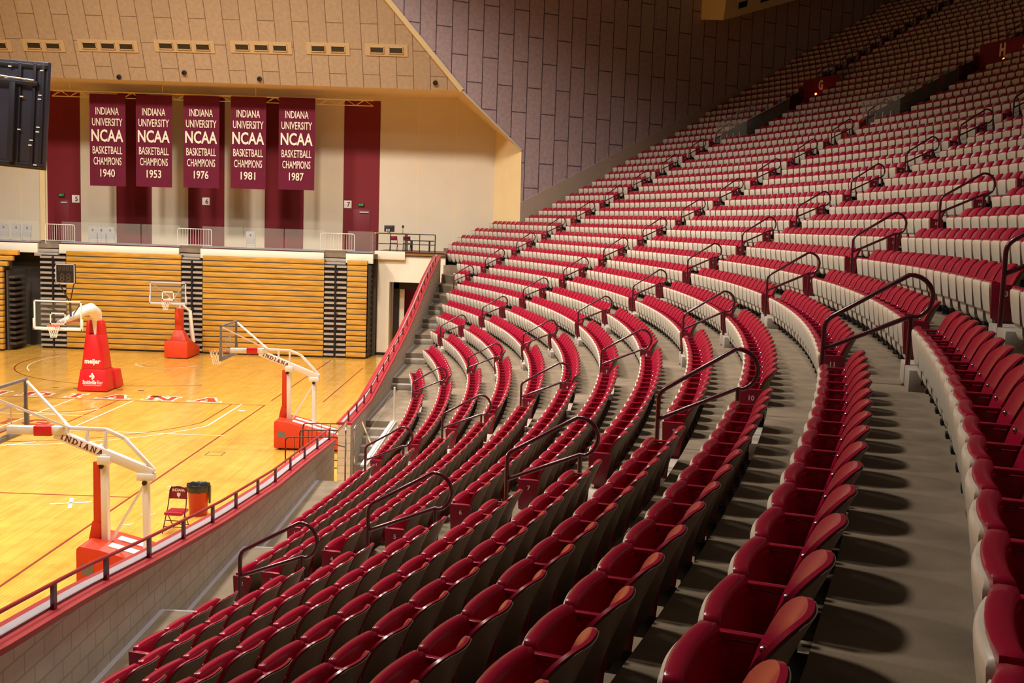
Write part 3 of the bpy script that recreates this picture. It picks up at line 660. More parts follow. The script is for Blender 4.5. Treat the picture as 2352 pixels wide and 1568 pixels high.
for (x0, x1, yr) in ((-6.82, -4.81, '1940'), (-4.23, -2.2, '1953'), (-1.57, .43, '1976'), (1.07, 3.04, '1981'), (3.75, 5.76, '1987')):
    xm = (x0+x1)/2; zt = 13.93 + xm*.012; zb = zt-5.05; hw = (x1-x0)/2
    t = thing('hanging_banner', f'crimson championship banner hanging from the truss, dated {yr}', 'banner', (xm, YT-.1, zb), 0, 'championship banners')
    b = MB(); NX = 16; P = []
    for j in (0, 1):
        for i in range(NX+1):
            x = -hw+2*hw*i/NX; P.append((x, .015*math.sin(i*1.3+xm)-(.02 if j == 0 else 0), 0 if j == 0 else 5.05))
    Q = [(p[0], p[1]+.012, p[2]) for p in P]; n = NX+1; o = 2*n
    fs = [(i, i+1, n+i+1, n+i) for i in range(NX)] + [(o+i, o+n+i, o+n+i+1, o+i+1) for i in range(NX)] + [(i, o+i, o+i+1, i+1) for i in range(NX)] + [(n+i, n+i+1, o+n+i+1, o+n+i) for i in range(NX)] + [(0, n, o+n, o), (n-1, o+n-1, o+2*n-1, 2*n-1)]
    b.add(P+Q, fs); b.build('cloth', M['banner'], t, smooth=40)
    b = MB()
    for txt, zc, h, wd, bd in (('INDIANA', 4.12, .40, 1.30, .008), ('UNIVERSITY', 3.52, .42, 1.70, .008), ('NCAA', 2.78, .68, 1.78, .02), ('BASKETBALL', 1.98, .42, 1.66, .006), ('CHAMPIONS', 1.38, .42, 1.56, .006), (yr, .72, .44, .82, .012)):
        put_text(b, txt, (0, -.045, zc), (1, 0, 0), (0, 0, 1), h, wd, bd)
    flat(b, 'banner_lettering', M['bannertext'], t)

# ------------------------------------------------------------------ vents and round ports on the tan wall
nt_ = Vector((0, -1, -1/1.98)).normalized()
def onT(x, z): return Vector((x, incl(z), z))
for xs, z in (((-10.61,), 15.98), ((-8.76, -7.75), 16.04), ((-5.79, -4.81, -3.83), 16.12), ((-1.71, -.74, .25), 16.21), ((2.34, 3.36, 4.35), 16.27), ((6.38, 7.42), 16.31), ((9.49, 10.5), 16.33)):
    xm = sum(xs)/len(xs); o = onT(xm, z)+nt_*.02
    lab = f'vent plate with {["", "one", "two", "three"][len(xs)]} black slots in the tan tiles, ' + {-10.61: 'beside the hanging screen', -8.255: 'above the hanging screen edge', -4.81: 'above the banner dated 1940', -.733: 'above the banner dated 1976', 3.35: 'above the banner dated 1987', 6.9: 'above the crimson stripe numbered 7', 9.995: 'next to the sloping edge trim'}[round(xm, 3)]
    t = thing('ceiling_vent', lab, 'vent', o, 0, 'air vents on the tan tiled wall')
    hw = (max(xs)-min(xs))/2+.62
    def pl(mb, x0, x1, s0, s1, t0, t1, mi=0):
        mb.add([Vector((x, 0, 0))+ua*s+nt_*q for q in (t0, t1) for s in (s0, s1) for x in (x0, x1)], [(0, 2, 3, 1), (4, 5, 7, 6), (0, 1, 5, 4), (2, 6, 7, 3), (0, 4, 6, 2), (1, 3, 7, 5)], mi)
    b = MB(); pl(b, -hw, hw, -.32, .32, -.015, .012); b.build('vent_plate', M['plate'], t)
    for x in xs:
        b = MB(); pl(b, x-xm-.34, x-xm+.34, -.14, .14, .0125, .02); b.build('slot', M['black'], t)
        b = MB(); pl(b, x-xm-.38, x-xm+.38, .14, .18, .012, .05); pl(b, x-xm-.38, x-xm+.38, -.18, -.14, .012, .05); pl(b, x-xm-.38, x-xm-.34, -.18, .18, .012, .05); pl(b, x-xm+.34, x-xm+.38, -.18, .18, .012, .05); b.build('slot_frame', M['plate'], t)
for x, z, lab in ((-4.51, 14.62, 'above the banner dated 1940'), (-.94, 14.93, 'above the banner dated 1976'), (3.09, 14.74, 'above the banner dated 1981'), (12.54, 14.82, 'close to the sloping edge trim')):
    b = MB(); Q = onT(x, z); rt = Vector((1, 0, 0)); n = 16
    P = [Q + (rt*math.cos(2*math.pi*i/n)+ua*math.sin(2*math.pi*i/n))*r + nt_*h for r, h in ((.13, .0), (.13, .08), (.09, .09), (.08, .03)) for i in range(n)]
    b.add(P, [(j*n+i, j*n+(i+1) % n, (j+1)*n+(i+1) % n, (j+1)*n+i) for j in range(3) for i in range(n)] + [tuple(range(3*n, 4*n))])
    tag(b.build('ceiling_port_vent', M['black'], smooth=30), 'round black port in the tan tiles ' + lab, 'port', 'round ports in the tan tiles')

# press box on the dark side wall
b = MB(); base = [(78.6, 21.2, 0), (80.9, 20.1, 0), (91.5, 23.9, 0), (91.5, 26.4, 0), (78.6, 23.5, 0)]
bz = lambda r: 19.75+.335*(r-80.2)
P = []
for r in (80.0, 94.0):
    for off, dz in ((0.0, .35), (2.1, 0.0), (2.3, 1.35), (0.0, 2.2)): P.append(W(r, bz(r)+dz, off))
b.add(P, [(0, 1, 2, 3), (4, 7, 6, 5), (0, 4, 5, 1), (1, 5, 6, 2), (2, 6, 7, 3)]); pbx = b.build('wall_press_box', M['soffit']); struct(pbx)
b = MB()
for i in range(6):
    r = 81.0+i*1.65
    P = [W(rr, bz(rr)+dz, 2.1+dz*.148+.015) for rr in (r, r+.65) for dz in (.42, .78)]; b.add(P, [(0, 2, 3, 1)])
struct(b.build('press_box_openings', M['black'], pbx))
b = MB(); b.add([W(94, 25, 0.1), W(94, 25, 5), W(106, 27, 5), W(106, 27, .1), W(94, 31, .1), W(94, 31, 5), W(106, 33, 5), W(106, 33, .1)], [(0, 1, 2, 3), (0, 4, 5, 1), (1, 5, 6, 2), (3, 7, 4, 0), (2, 6, 7, 3)]); struct(b.build('wall_dark_balcony', M['dark']))

# ------------------------------------------------------------------ vomitories among the upper rows
for ai, let in ((4, 'H'), (5, 'G')):
    a0, a1 = VOM[ai]; k0, k1 = 26, 32; zf = T(26)-.1
    t = MB(); rA, rB = rl(k0)-.62, rl(k1)+.15
    def q4(mb, r0, aa, z0, r1, ab, z1, z0b, z1b, mi=0): mb.add([pol(r0, aa, z0), pol(r1, ab, z1), pol(r1, ab, z1b), pol(r0, aa, z0b)], [(0, 1, 2, 3)], mi)
    b = MB()
    b.add([pol(rA, a0, zf-1.3), pol(rA, a1, zf-1.3), pol(rB, a1, zf-1.3), pol(rB, a0, zf-1.3)], [(0, 1, 2, 3)]); b.add([pol(rA, a0, zf-1.3), pol(rA, a1, zf-1.3), pol(rA, a1, T(26)), pol(rA, a0, T(26))], [(0, 1, 2, 3)])
    for aa in (a0, a1): q4(b, rA, aa, zf-1.4, rB, aa, zf-1.4, T(26)+.35, T(33)+.1)
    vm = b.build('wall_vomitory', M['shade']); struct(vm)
    b = MB(); q4(b, rB, a0, T(31)-.1, rB, a1, T(31)+.3, T(33)+.62, T(33)+.62); struct(b.build('wall_vomitory_back', M['crimsonwall'], vm))
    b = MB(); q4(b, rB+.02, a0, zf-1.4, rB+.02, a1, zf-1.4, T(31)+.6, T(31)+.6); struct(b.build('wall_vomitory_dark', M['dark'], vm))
    ac = (a0+a1)/2; r_ = rB-.03; tn_ = Vector((-math.sin(ac), math.cos(ac), 0))
    b = MB(); put_text(b, let, pol(r_, ac, T(33)+.2), -tn_, (0, 0, 1), .55, .38, .05); o = flat(b, 'vomitory_letter', M['bannertext'], vm); struct(o)
    g = thing('glass_guard', f'clear glass guard in front of the stairwell lettered {let}', 'guard', pol(rA, ac, T(26)), ac, 'glass guards of the upper stairwells')
    hw = (a1-a0)*rA/2
    b = MB(); b.box(-.02, .02, -hw, hw, .05, 1.05); b.build('glass_pane', M['glass'], g)
    for sy in (-1, 1):
        b = MB(); b.add([(-.01, sy*hw, .05), (2.6, sy*hw, 1.4), (2.6, sy*hw, 2.4), (-.01, sy*hw, 1.05), (-.01, sy*hw-.02*sy, .05), (2.6, sy*hw-.02*sy, 1.4), (2.6, sy*hw-.02*sy, 2.4), (-.01, sy*hw-.02*sy, 1.05)], [(0, 1, 2, 3), (4, 7, 6, 5), (0, 4, 5, 1), (3, 2, 6, 7), (1, 5, 6, 2), (0, 3, 7, 4)]); b.build('side_pane', M['glass'], g)
    b = MB(); b.tube([(2.6, -hw, 2.42), (0, -hw, 1.07), (0, hw, 1.07), (2.6, hw, 2.42)], .022, 6); b.build('top_rail', M['greypad'], g)
    for yy in (-.6*hw, -.2*hw, .2*hw, .6*hw):
        b = MB(); b.box(-.04, .0, yy-.02, yy+.02, 0, .5); b.build('post', M['greypad'], g)
    b = MB(); b.box(-.05, .05, -hw, hw*.4, 0, .12); b.build('base_rail', M['beige'], g)
for (ai, k, dt, lab) in ((5, 26, -1.6, 'beside the stairwell lettered G, lower edge'), (5, 32, -1.7, 'beside the top of the stairwell lettered G'), (4, 26, 1.2, 'beside the stairwell lettered H, lower edge'), (4, 32, -1.7, 'beside the top of the stairwell lettered H'), (5, 16, -.9, 'in the fifth handrail aisle, low down'), (4, 25, -.8, 'in the fourth handrail aisle under the stairwell')):
    p = pol(rl(k)-.3, AIS[ai]+dt/rl(k), T(k)+.12)
    b = MB(); b.lathe([(.03, -.12), (.05, -.02), (.06, 0), (.06, .05), (.03, .08)], 0, 0, 10); o = tag(b.build('step_light', M['amber'], smooth=40), 'tiny glowing red step light ' + lab, 'light', 'red step lights of the stand'); o.location = p

# ------------------------------------------------------------------ retracted bleachers under the stage
def bleacher(x0, x1, yf, label, n=18, ztop=5.2, stag=0.0, x1stag=0.0):
    t = thing('bleacher_bank', label, 'bleacher', ((x0+x1)/2, yf+.4, 0), 0, 'retracted wooden bleacher banks'); o = Vector(t.location); p = ztop/n
    b = MB()
    for i in range(n):
        xr = x1 + (x1stag*max(0, i-n*0.78) if x1stag else 0); b.box(x0-o.x, xr-o.x, -.4+.002*i, -.36+.002*i+.2, .10+p*i, .10+p*i+p*.80)
    b.build('seat_boards', M['wood'], t, bevel=.006)
    b = MB(); b.box(x0-o.x+.02, x1-o.x-.02, -.30, .75, .02, ztop+.02)
    for i in range(n): b.box(x0-o.x, x1-o.x, -.37, -.28, .10+p*i-.05, .10+p*i)
    b.build('understructure', M['shade'], t)
    return t
bleacher(-6.75, -.62, 29.45, 'retracted wooden bleacher bank between the black stair strips, behind the first two free-standing hoops')
bleacher(.55, 7.02, 29.45, 'retracted wooden bleacher bank behind the hoop with the white lettered boom')
bleacher(8.25, 9.30, 29.45, 'narrow retracted wooden bleacher end beside the pale corner pier')
bleacher(-16, -9.35, 27.75, 'retracted wooden bleacher bank standing forward, with stepped end, beyond the dark gap', ztop=5.2, x1stag=.28)
for x0, x1, lab in ((-8.15, -6.78, 'behind the shot clock'), (-.58, .52, 'between the two wide wooden banks'), (7.05, 8.22, 'next to the corner pier')):
    t = thing('bleacher_stair', 'black and grey folded bleacher stair strip ' + lab, 'stair', ((x0+x1)/2, 29.8, 0), 0, 'folded bleacher stair strips'); hw = (x1-x0)/2
    b = MB(); b.box(-hw, hw, -.18, .45, .02, 5.0); b.build('understructure', M['black'], t)
    b = MB()
    for i in range(18):
        for xa, xb in ((-hw, -.06), (.06, hw)): b.box(xa, xb, -.32, -.15, .12+.277*i, .12+.277*i+.11)
    b.build('stair_treads', M['tread'], t)
    b = MB(); b.bar((0, -.35, .3), (0, -.35, 4.9), .05, .05)
    for i in range(6): b.bar((0, -.36, .6+.75*i), (.12, -.36, .95+.75*i), .04, .03)
    b.build('folded_handrail', M['black'], t)
t = thing('bleacher_end_frame', 'dark leaning scissor frame at the side of the bleachers near the corner pier', 'frame', (9.36, 29.9, 0))
b = MB()
for i in range(17): b.bar((0, -.4+.03*i, .25+.29*i), (.06, .9, .15+.29*i), .03, .10)
b.box(-.02, .02, -.2, 1.2, .02, 5.0); b.build('side_frame', M['shade'], t)
t = thing('bleacher_end_frame', 'dark stepped frame in the gap beside the forward bleacher bank', 'frame', (-9.2, 28.4, 0))
b = MB()
for i in range(13): b.box(-.1, .35, -.3, .9, .3+.29*i, .42+.29*i)
b.box(-.05, .02, -.4, 1.6, .02, 4.2); b.build('side_frame', M['shade'], t)

# ------------------------------------------------------------------ portable hoops
def hoop_board(root, cx, cy, nx, ny, col, padm, w=1.83):
    """board centred on (cx,cy) facing (nx,ny); returns the backboard part"""
    f = Vector((nx, ny, 0)); s = Vector((-ny, nx, 0)); o = Vector((cx, cy, 0))
    mt = Matrix(((s.x, f.x, 0, cx), (s.y, f.y, 0, cy), (0, 0, 1, 0), (0, 0, 0, 1)))   # local x along board, y forward
    b = MB(); b.box(-w/2+.04, w/2-.04, -.012, .012, 2.94, 3.93, 0, mt); bd = b.build('backboard', M['board'], root)
    b = MB(); fr = .055
    for x0, x1, z0, z1 in ((-w/2, w/2, 3.97-fr, 3.97), (-w/2, w/2, 2.90, 2.90+fr), (-w/2, -w/2+fr, 2.9, 3.97), (w/2-fr, w/2, 2.9, 3.97)): b.box(x0, x1, -.03, .03, z0, z1, 0, mt)
    b.build('board_frame', col, bd, bevel=.006)
    b = MB()
    for x0, x1, z0, z1 in ((-.305, .305, 3.46, 3.51), (-.305, .305, 3.06, 3.11), (-.305, -.255, 3.06, 3.51), (.255, .305, 3.06, 3.51)): b.box(x0, x1, .0125, .0155, z0, z1, 0, mt)
    b.build('target_square', M['white'], bd)
    b = MB(); b.box(-w/2-.03, w/2+.03, -.045, .045, 2.84, 2.93, 0, mt)
    for sx in (-1, 1): b.box(sx*w/2-.04, sx*w/2+.04, -.045, .045, 2.84, 3.28, 0, mt)
    b.build('edge_padding', padm, bd, bevel=.015)
    b = MB(); rc = mt @ Vector((0, .39, 3.05)); n = 28
    b.tube([rc + Vector((math.cos(2*math.pi*i/n), math.sin(2*math.pi*i/n), 0))*.228 for i in range(n)], .011, 8, 0, True)
    b.box(-.12, .12, .03, .17, 3.02, 3.06, 0, mt); rim = b.build('rim', M['orange'], bd, smooth=50)
    b = MB()
    for i in range(12):
        for sg in (-1, 1):
            path = []
            for j in range(7):
                tt = j/6; a = 2*math.pi*(i/12 + sg*tt*.16); rr = .225*(1-tt)**1.3*.45+.225*.55*(1-.12*tt); path.append(rc + Vector((math.cos(a)*rr, math.sin(a)*rr, -.45*tt)))
            b.tube(path, .0055, 4)
    b.build('net', M['net'], rim)
    return bd
# court-side practice hoops facing across the floor (local origin under the glass)
def side_hoop(loc, label):
    t = thing('basketball_hoop', label, 'hoop', loc, 0, 'portable basketball hoops')
    hoop_board(t, 0, 0, -1, 0, M['frame'], M['frame'])
    b = MB(); b.bar((.06, 0, 3.08), (.62, 0, 3.08), .16, .16); b.bar((.9, 0, 3.10), (1.25, 0, 3.10), .15, .16); b.bar((1.0, 0, 3.04), (2.92, 0, 2.30), .13, .19); b.build('boom', M['white'], t, bevel=.012)
    b = MB(); d = Vector((1.92, 0, -.74)).normalized(); uo = Vector((-d.z, 0, d.x)); uo = uo if uo.z > 0 else -uo
    slab_word(b, 'INDIANA', Vector((1.12, -.0665, 2.995)) - uo*.055, d, uo, .125, .115, .02, 0, lift=.001, nrm=(0, -1, 0)); flat(b, 'boom_lettering', M['textr'], t)
    b = MB(); b.bar((.60, 0, 3.08), (.95, 0, 3.09), .20, .20); b.build('boom_pad', M['pad'], t, bevel=.015)
    b = MB(); b.bar((1.2, 0, 3.15), (2.0, 0, 3.14), .07, .07); b.bar((2.0, 0, 3.14), (2.36, 0, 2.98), .07, .07); b.bar((2.36, 0, 2.98), (2.95, 0, 2.36), .07, .07)
    b.bar((1.62, 0, 2.85), (1.62, 0, 3.13), .07, .06); b.bar((1.98, 0, 2.7), (1.98, 0, 3.13), .07, .06); b.build('upper_chord', M['white'], t, bevel=.008)
    for sy in (-1, 1):
        b = MB(); b.bar((.05, sy*.84, 3.90), (1.26, sy*.03, 3.16), .045, .045); b.build('board_strut', M['white'], t)
    b = MB(); b.bar((1.98, 0, .70), (1.96, 0, 2.66), .15, .13); b.box(1.85, 2.1, -.12, .12, 2.46, 2.62); b.build('front_mast', M['white'], t, bevel=.01)
    b = MB(); b.bar((1.83, 0, 1.28), (1.83, 0, 2.50), .17, .10, up=(0, 1, 0)); b.bar((1.72, 0, .75), (1.83, 0, 1.29), .22, .10, up=(0, 1, 0)); b.build('mast_pad', M['padorange'], t, bevel=.015)
    b = MB(); b.bar((2.80, 0, .45), (2.78, 0, 2.22), .14, .12); b.box(2.62, 2.95, -.10, .10, 2.16, 2.30); b.build('rear_mast', M['white'], t, bevel=.01)
    b = MB(); b.bar((2.05, 0, .85), (2.74, 0, 2.05), .05, .05); b.build('brace', M['white'], t)
    for x, z in ((1.93, 2.42), (2.78, 2.12)):
        b = MB(); b.tube([(x, -.12, z), (x, .12, z)], .045, 12); b.build('pivot_pin', M['black'], t, smooth=40)
    b = MB(); b.prism([(1.62, .06), (3.75, .06), (3.75, .46), (2.1, .90), (1.70, .97), (1.62, .90)], -.62, .62, 'y'); b.build('base', M['padorange'], t, bevel=.04)
    b = MB(); b.prism([(2.15, .905), (3.7, .50), (3.7, .475), (2.15, .88)], -.35, -.12, 'y'); b.prism([(2.15, .905), (3.7, .50), (3.7, .475), (2.15, .88)], .12, .35, 'y'); b.build('base_rails', M['white'], t)
    b = MB(); b.box(1.75, 1.98, -.624, -.615, .40, .62); b.build('base_sticker', M['frame'], t)
    for x in (1.8, 3.5):
        for y in (-.45, .45):
            b = MB(); b.tube([(x, y-.04, .06), (x, y+.04, .06)], .06, 12); b.build('wheel', M['black'], t)
    return t
h3 = side_hoop((8.25, 6.92, 0), 'white boomed hoop on red base, beside the black crowd barriers')
h4 = copy_tree(h3); h4.location = (7.62, -6.6, 0); h4['label'] = 'white boomed hoop closest to the folding chair and red bin'
# main hoop on the baseline
t = thing('basketball_hoop', 'baseline hoop with tall red padded base and shot clock above its glass', 'hoop', (0.05, 13.1, 0), 0, 'portable basketball hoops')
hoop_board(t, -.05, 0, 0, -1, M['white'], M['white'])
def frustum(mb, b0, b1, z0, z1):
    (xa, xb, ya, yb), (xc, xd, yc, yd) = b0, b1
    mb.add([(xa, ya, z0), (xb, ya, z0), (xb, yb, z0), (xa, yb, z0), (xc, yc, z1), (xd, yc, z1), (xd, yd, z1), (xc, yd, z1)], [(0, 3, 2, 1), (4, 5, 6, 7), (0, 1, 5, 4), (1, 2, 6, 5), (2, 3, 7, 6), (3, 0, 4, 7)])
b = MB(); frustum(b, (-.62, .62, 2.95, 3.9), (-.50, .52, 3.05, 3.9), .03, .93); b.build('base_front_pad', M['pad'], t, bevel=.03)
b = MB(); frustum(b, (-.60, .66, 3.9, 4.75), (-.56, .60, 3.9, 4.55), .03, .80); b.build('base_rear_pad', M['pad'], t, bevel=.03)
b = MB(); frustum(b, (-.46, .50, 3.05, 3.85), (-.34, .36, 3.2, 3.75), .935, 2.34); b.build('column_pad', M['pad'], t, bevel=.03)
b = MB()
for x0, x1 in ((-.33, -.19), (.10, .33)): b.prism([(3.2, 2.30), (3.8, 2.30), (3.72, 2.7), (3.55, 2.92), (3.3, 2.92)], x0, x1, 'x')
b.build('cheek_pads', M['pad'], t, bevel=.03)
b = MB(); b.tube([(.03, 3.45, 2.3), (.03, 3.5, 2.9), (.03, 3.35, 3.22), (.02, 2.9, 3.42), (.0, 2.2, 3.40), (-.02, 1.3, 3.26), (-.04, .5, 3.16), (-.05, .06, 3.12)], [.10, .20, .25, .25, .21, .15, .10, .09], 14); b.build('padded_arm', M['white'], t, smooth=50)
b = MB(); b.tube([(-.03, 1.9, 3.1), (-.05, .1, 3.05)], .05, 8); b.build('arm_pad', M['pad'], t)
for sx in (-1, 1):
    b = MB(); b.bar((-.05+sx*.8, .05, 3.8), (-.03, 1.3, 3.3), .035, .035); b.build('board_strut', M['black'], t)
for sx in (-1, 1):
    b = MB(); b.bar((.2+sx*.3, .2, 4.66), (.1, .75, 3.85), .035, .035); b.build('clock_bracket', M['black'], t)
b = MB(); b.bar((.1, .8, 3.3), (.1, .75, 3.9), .06, .06); b.build('clock_post', M['black'], t)
sc = MB().box(-.17, .56, .12, .24, 4.62, 5.36).build('shot_clock', M['black'], t, bevel=.01)
b = MB()
for x0, x1, z0, z1 in ((-.17, .56, 5.33, 5.36), (-.17, .56, 4.62, 4.65), (-.17, -.14, 4.62, 5.36), (.53, .56, 4.62, 5.36)): b.box(x0, x1, .105, .12, z0, z1)
b.build('clock_frame', M['greypad'], sc)
b = MB()
def seg8(mb, x, z, w, h, y):
    tk = w*.18
    for x0, x1, z0, z1 in ((x, x+w, z+h-tk, z+h), (x, x+w, z+h/2-tk/2, z+h/2+tk/2), (x, x+w, z, z+tk), (x, x+tk, z, z+h), (x+w-tk, x+w, z, z+h)): mb.box(x0, x1, y-.004, y, z0, z1)
for x in (0.0, .24): seg8(b, x, 4.70, .16, .30, .12)
for x in (-.06, .09, .24, .39): seg8(b, x, 5.10, .09, .16, .12)
b.build('clock_digits', M['digit'], sc)
b = MB(); nrm = (0, -1, 0)
put_text(b, 'meijer', (.0, 3.03+.045, 1.22), (1, 0, 0), (0, .08, 1), .26, .66, .04); flat(b, 'column_lettering', M['textw'], t)
b = MB(); put_text(b, 'Smithville', (-.10, 2.978, .40), (1, 0, 0), (0, .11, 1), .17, .56, .035); put_text(b, 'fiber', (.33, 2.978, .40), (1, 0, 0), (0, .11, 1), .16, .25, .0); put_text(b, 'THE GIGACITY COMPANY', (.02, 2.968, .27), (1, 0, 0), (0, .11, 1), .045, .74, .0)
for (x, z, w_, h_) in ((.0, .72, .09, .11), (-.06, .64, .12, .09), (.05, .62, .10, .16), (.01, .55, .07, .09)):
    n = 12; b.add([(x+w_/2*math.cos(2*math.pi*i/n), 2.95+.10/.9*(z+h_/2*math.sin(2*math.pi*i/n))-.012, z+h_/2*math.sin(2*math.pi*i/n)) for i in range(n)], [tuple(range(n))])
flat(b, 'base_lettering', M['textw'], t)
# hoop rolled up against the bleachers
t = thing('basketball_hoop', 'hoop with plain red box base parked against the wooden bleachers', 'hoop', (-.12, 26.2, 0), 0, 'portable basketball hoops')
hoop_board(t, -.08, 0, 0, -1, M['greypad'], M['greypad'])
b = MB(); b.prism([(.85, .03), (2.95, .03), (2.95, .42), (1.6, .90), (.85, .90)], -.58, .62, 'x'); b.build('base', M['padorange'], t, bevel=.04)
b = MB(); frustum(b, (-.33, .53, .95, 1.7), (-.14, .26, 1.15, 1.5), .905, 1.45); b.build('base_collar', M['padorange'], t, bevel=.02)
b = MB(); b.box(-.13, .25, 1.15, 1.48, 1.45, 2.55); b.build('mast_pad', M['padorange'], t, bevel=.03)
b = MB(); b.bar((.05, 1.32, 2.5), (.05, 1.30, 2.85), .2, .2); b.bar((.05, 1.5, 2.75), (-.06, .05, 3.10), .16, .18); b.bar((.05, 1.55, 2.8), (.4, 2.0, 2.35), .12, .12); b.build('boom', M['white'], t, bevel=.02)
b = MB(); b.tube([(.42, 1.95, 2.4), (.50, 2.0, 1.2), (.55, 2.1, .75)], [.09, .12, .10], 10); b.build('rear_mast', M['white'], t, smooth=50)
for sx in (-1, 1):
    b = MB(); b.bar((-.08+sx*.78, .05, 3.85), (-.02, .6, 3.05), .04, .04); b.build('board_strut', M['white'], t)

# ------------------------------------------------------------------ floor furniture
t = thing('folding_chair', 'crimson padded folding chair with white lettering on its back, next to the red bin', 'chair', (9.78, -2.86, 0), R(-4))
for sx in (-1, 1):
    b = MB(); b.tube(fillet([(sx*.23, -.30, .02), (sx*.215, .02, .62), (sx*.20, .10, 1.02), (0.0, .11, 1.06)], .08), .013, 8); b.build('front_leg', M['rail'], t, smooth=60)
    b = MB(); b.tube([(sx*.20, .28, .02), (sx*.205, -.10, .50)], .013, 8); b.build('rear_leg', M['rail'], t, smooth=60)
b = MB()
for y, z, h in ((-.16, .30, .20), (-.22, .17, .21), (.20, .12, .19)): b.tube([(-h, y, z), (h, y, z)], .010, 6)
b.build('stretcher', M['rail'], t)
b = MB(); b.slab([.44, .46, .50, .515], [.20, .215, .215, .20], lambda u, i: -.24, lambda u, i: .18, 6)
b.v = [(p[1], p[0], p[2]) for p in b.v]; b.build('seat', M['red'], t, smooth=50, bevel=.01)
bk = MB(); NX = 8; P = []
for th in (0, .03):
    for z in (.76, 1.04):
        for i in range(NX+1):
            x = -.215+.43*i/NX; P.append((x*(1.0 if z < .9 else .86), .075+(z-.76)*.12+.03*(1-(x/.215)**2)+th, z))
n = NX+1; fs = [(i, i+1, n+i+1, n+i) for i in range(NX)] + [(2*n+i, 3*n+i, 3*n+i+1, 2*n+i+1) for i in range(NX)] + [(i, 2*n+i, 2*n+i+1, i+1) for i in range(NX)] + [(n+i, n+i+1, 3*n+i+1, 3*n+i) for i in range(NX)] + [(0, n, 3*n, 2*n), (NX, 2*n+NX, 3*n+NX, n+NX)]
bk.add(P, fs); bo = bk.build('backrest', M['crimsonwall'], t, smooth=40)
b = MB()
b.v = []
tv, tf = text_arrays('INDIANA', .03)
def yb_(x, z): return .073+(z-.76)*.12+.03*(1-(x/.215)**2)
b.add([(p[0]*.30/(tv[:, 0].max()-tv[:, 0].min()), yb_(p[0]*.3/5, .97)-.006, .965+p[1]*.07) for p in tv], tf)
for x0, x1, z0, z1 in ((-.012, .012, .80, .90), (-.04, -.022, .83, .90), (.022, .04, .83, .90), (-.04, .04, .825, .842), (-.026, .026, .795, .807)): b.add([(x0, yb_(0, z0)-.005, z0), (x1, yb_(0, z0)-.005, z0), (x1, yb_(0, z1)-.005, z1), (x0, yb_(0, z1)-.005, z1)], [(0, 1, 2, 3)])
flat(b, 'chair_lettering', M['textw'], bo)
t = thing('waste_bin', 'tall round red bin lined with a black bag, behind the folding chair', 'bin', (9.83, -1.38, 0))
b = MB(); b.lathe([(.20, .0), (.215, .02), (.25, .62), (.262, .64), (.262, .70), (.27, .72), (.27, .76), (.25, .755), (.24, .50)], 0, 0, 32); b.build('barrel', M['bin'], t, smooth=40)
b = MB(); prof = [(.276, .60), (.283, .70), (.285, .765), (.27, .785), (.235, .765), (.225, .66), (.18, .54)]; n = 32
P = [((r+.006*math.sin(k*2.7+j))*math.cos(2*math.pi*k/n), (r+.006*math.sin(k*2.7+j))*math.sin(2*math.pi*k/n), z+.012*math.sin(k*1.9+j)) for j, (r, z) in enumerate(prof) for k in range(n)]
b.add(P, [(j*n+k, j*n+(k+1) % n, (j+1)*n+(k+1) % n, (j+1)*n+k) for j in range(len(prof)-1) for k in range(n)] + [tuple((len(prof)-1)*n+k for k in range(n))]); b.build('bin_bag', M['bag'], t, smooth=60)
b = MB(); b.slab([.30, .45, .62, .74], [.03, .05, .06, .05], lambda u, i: .262, lambda u, i: .30, 4); b.build('bag_tail', M['bag'], t, smooth=50)
# black crowd barriers by the hoop
def barrier(name, label, x, y, rz, m, L=1.9, H=1.05, nbar=6, group=None, z=0.0, feet=True):
    t = thing(name, label, 'barrier', (x, y, z), rz, group)
    b = MB(); b.tube(fillet([(-L/2, 0, .02), (-L/2, 0, H), (L/2, 0, H), (L/2, 0, .02)], .12), .02, 8); b.build('frame', m, t, smooth=60)
    b = MB(); b.tube([(-L/2, 0, .18), (L/2, 0, .18)], .016, 6); b.build('bottom_rail', m, t)
    for i in range(nbar):
        xx = -L/2+L*(i+1)/(nbar+1); b = MB(); b.tube([(xx, 0, .18), (xx, 0, H-.01)], .010, 6); b.build('bar', m, t, smooth=60)
    if feet:
        for sx in (-1, 1): b = MB(); b.bar((sx*(L/2-.15), -.28, .02), (sx*(L/2-.15), .28, .02), .05, .03); b.build('foot', m, t)
    return t
barrier('crowd_barrier', 'black crowd barrier standing against the red hoop base', 12.0, 5.35, R(6), M['black'], 1.95, 1.1, 6, 'black crowd barriers')
barrier('crowd_barrier', 'black crowd barrier closest to the ledge railing end', 11.72, 3.2, R(12), M['black'], 1.5, 1.1, 5, 'black crowd barriers')
barrier('crowd_barrier', 'black crowd barrier in the middle of the three by the gate', 11.9, 4.3, R(8), M['black'], 1.5, 1.1, 5, 'black crowd barriers')
for x, num in ((-7.72, '5'), (-.36, '6'), (7.44, '7')):
    barrier('crowd_barrier', f'white crowd barrier on the stage above the stair strip near sign {num}', x, 31.0, 0, M['white'], 1.6 if num == '5' else 1.85, 1.05, 12, 'white crowd barriers', 5.56)
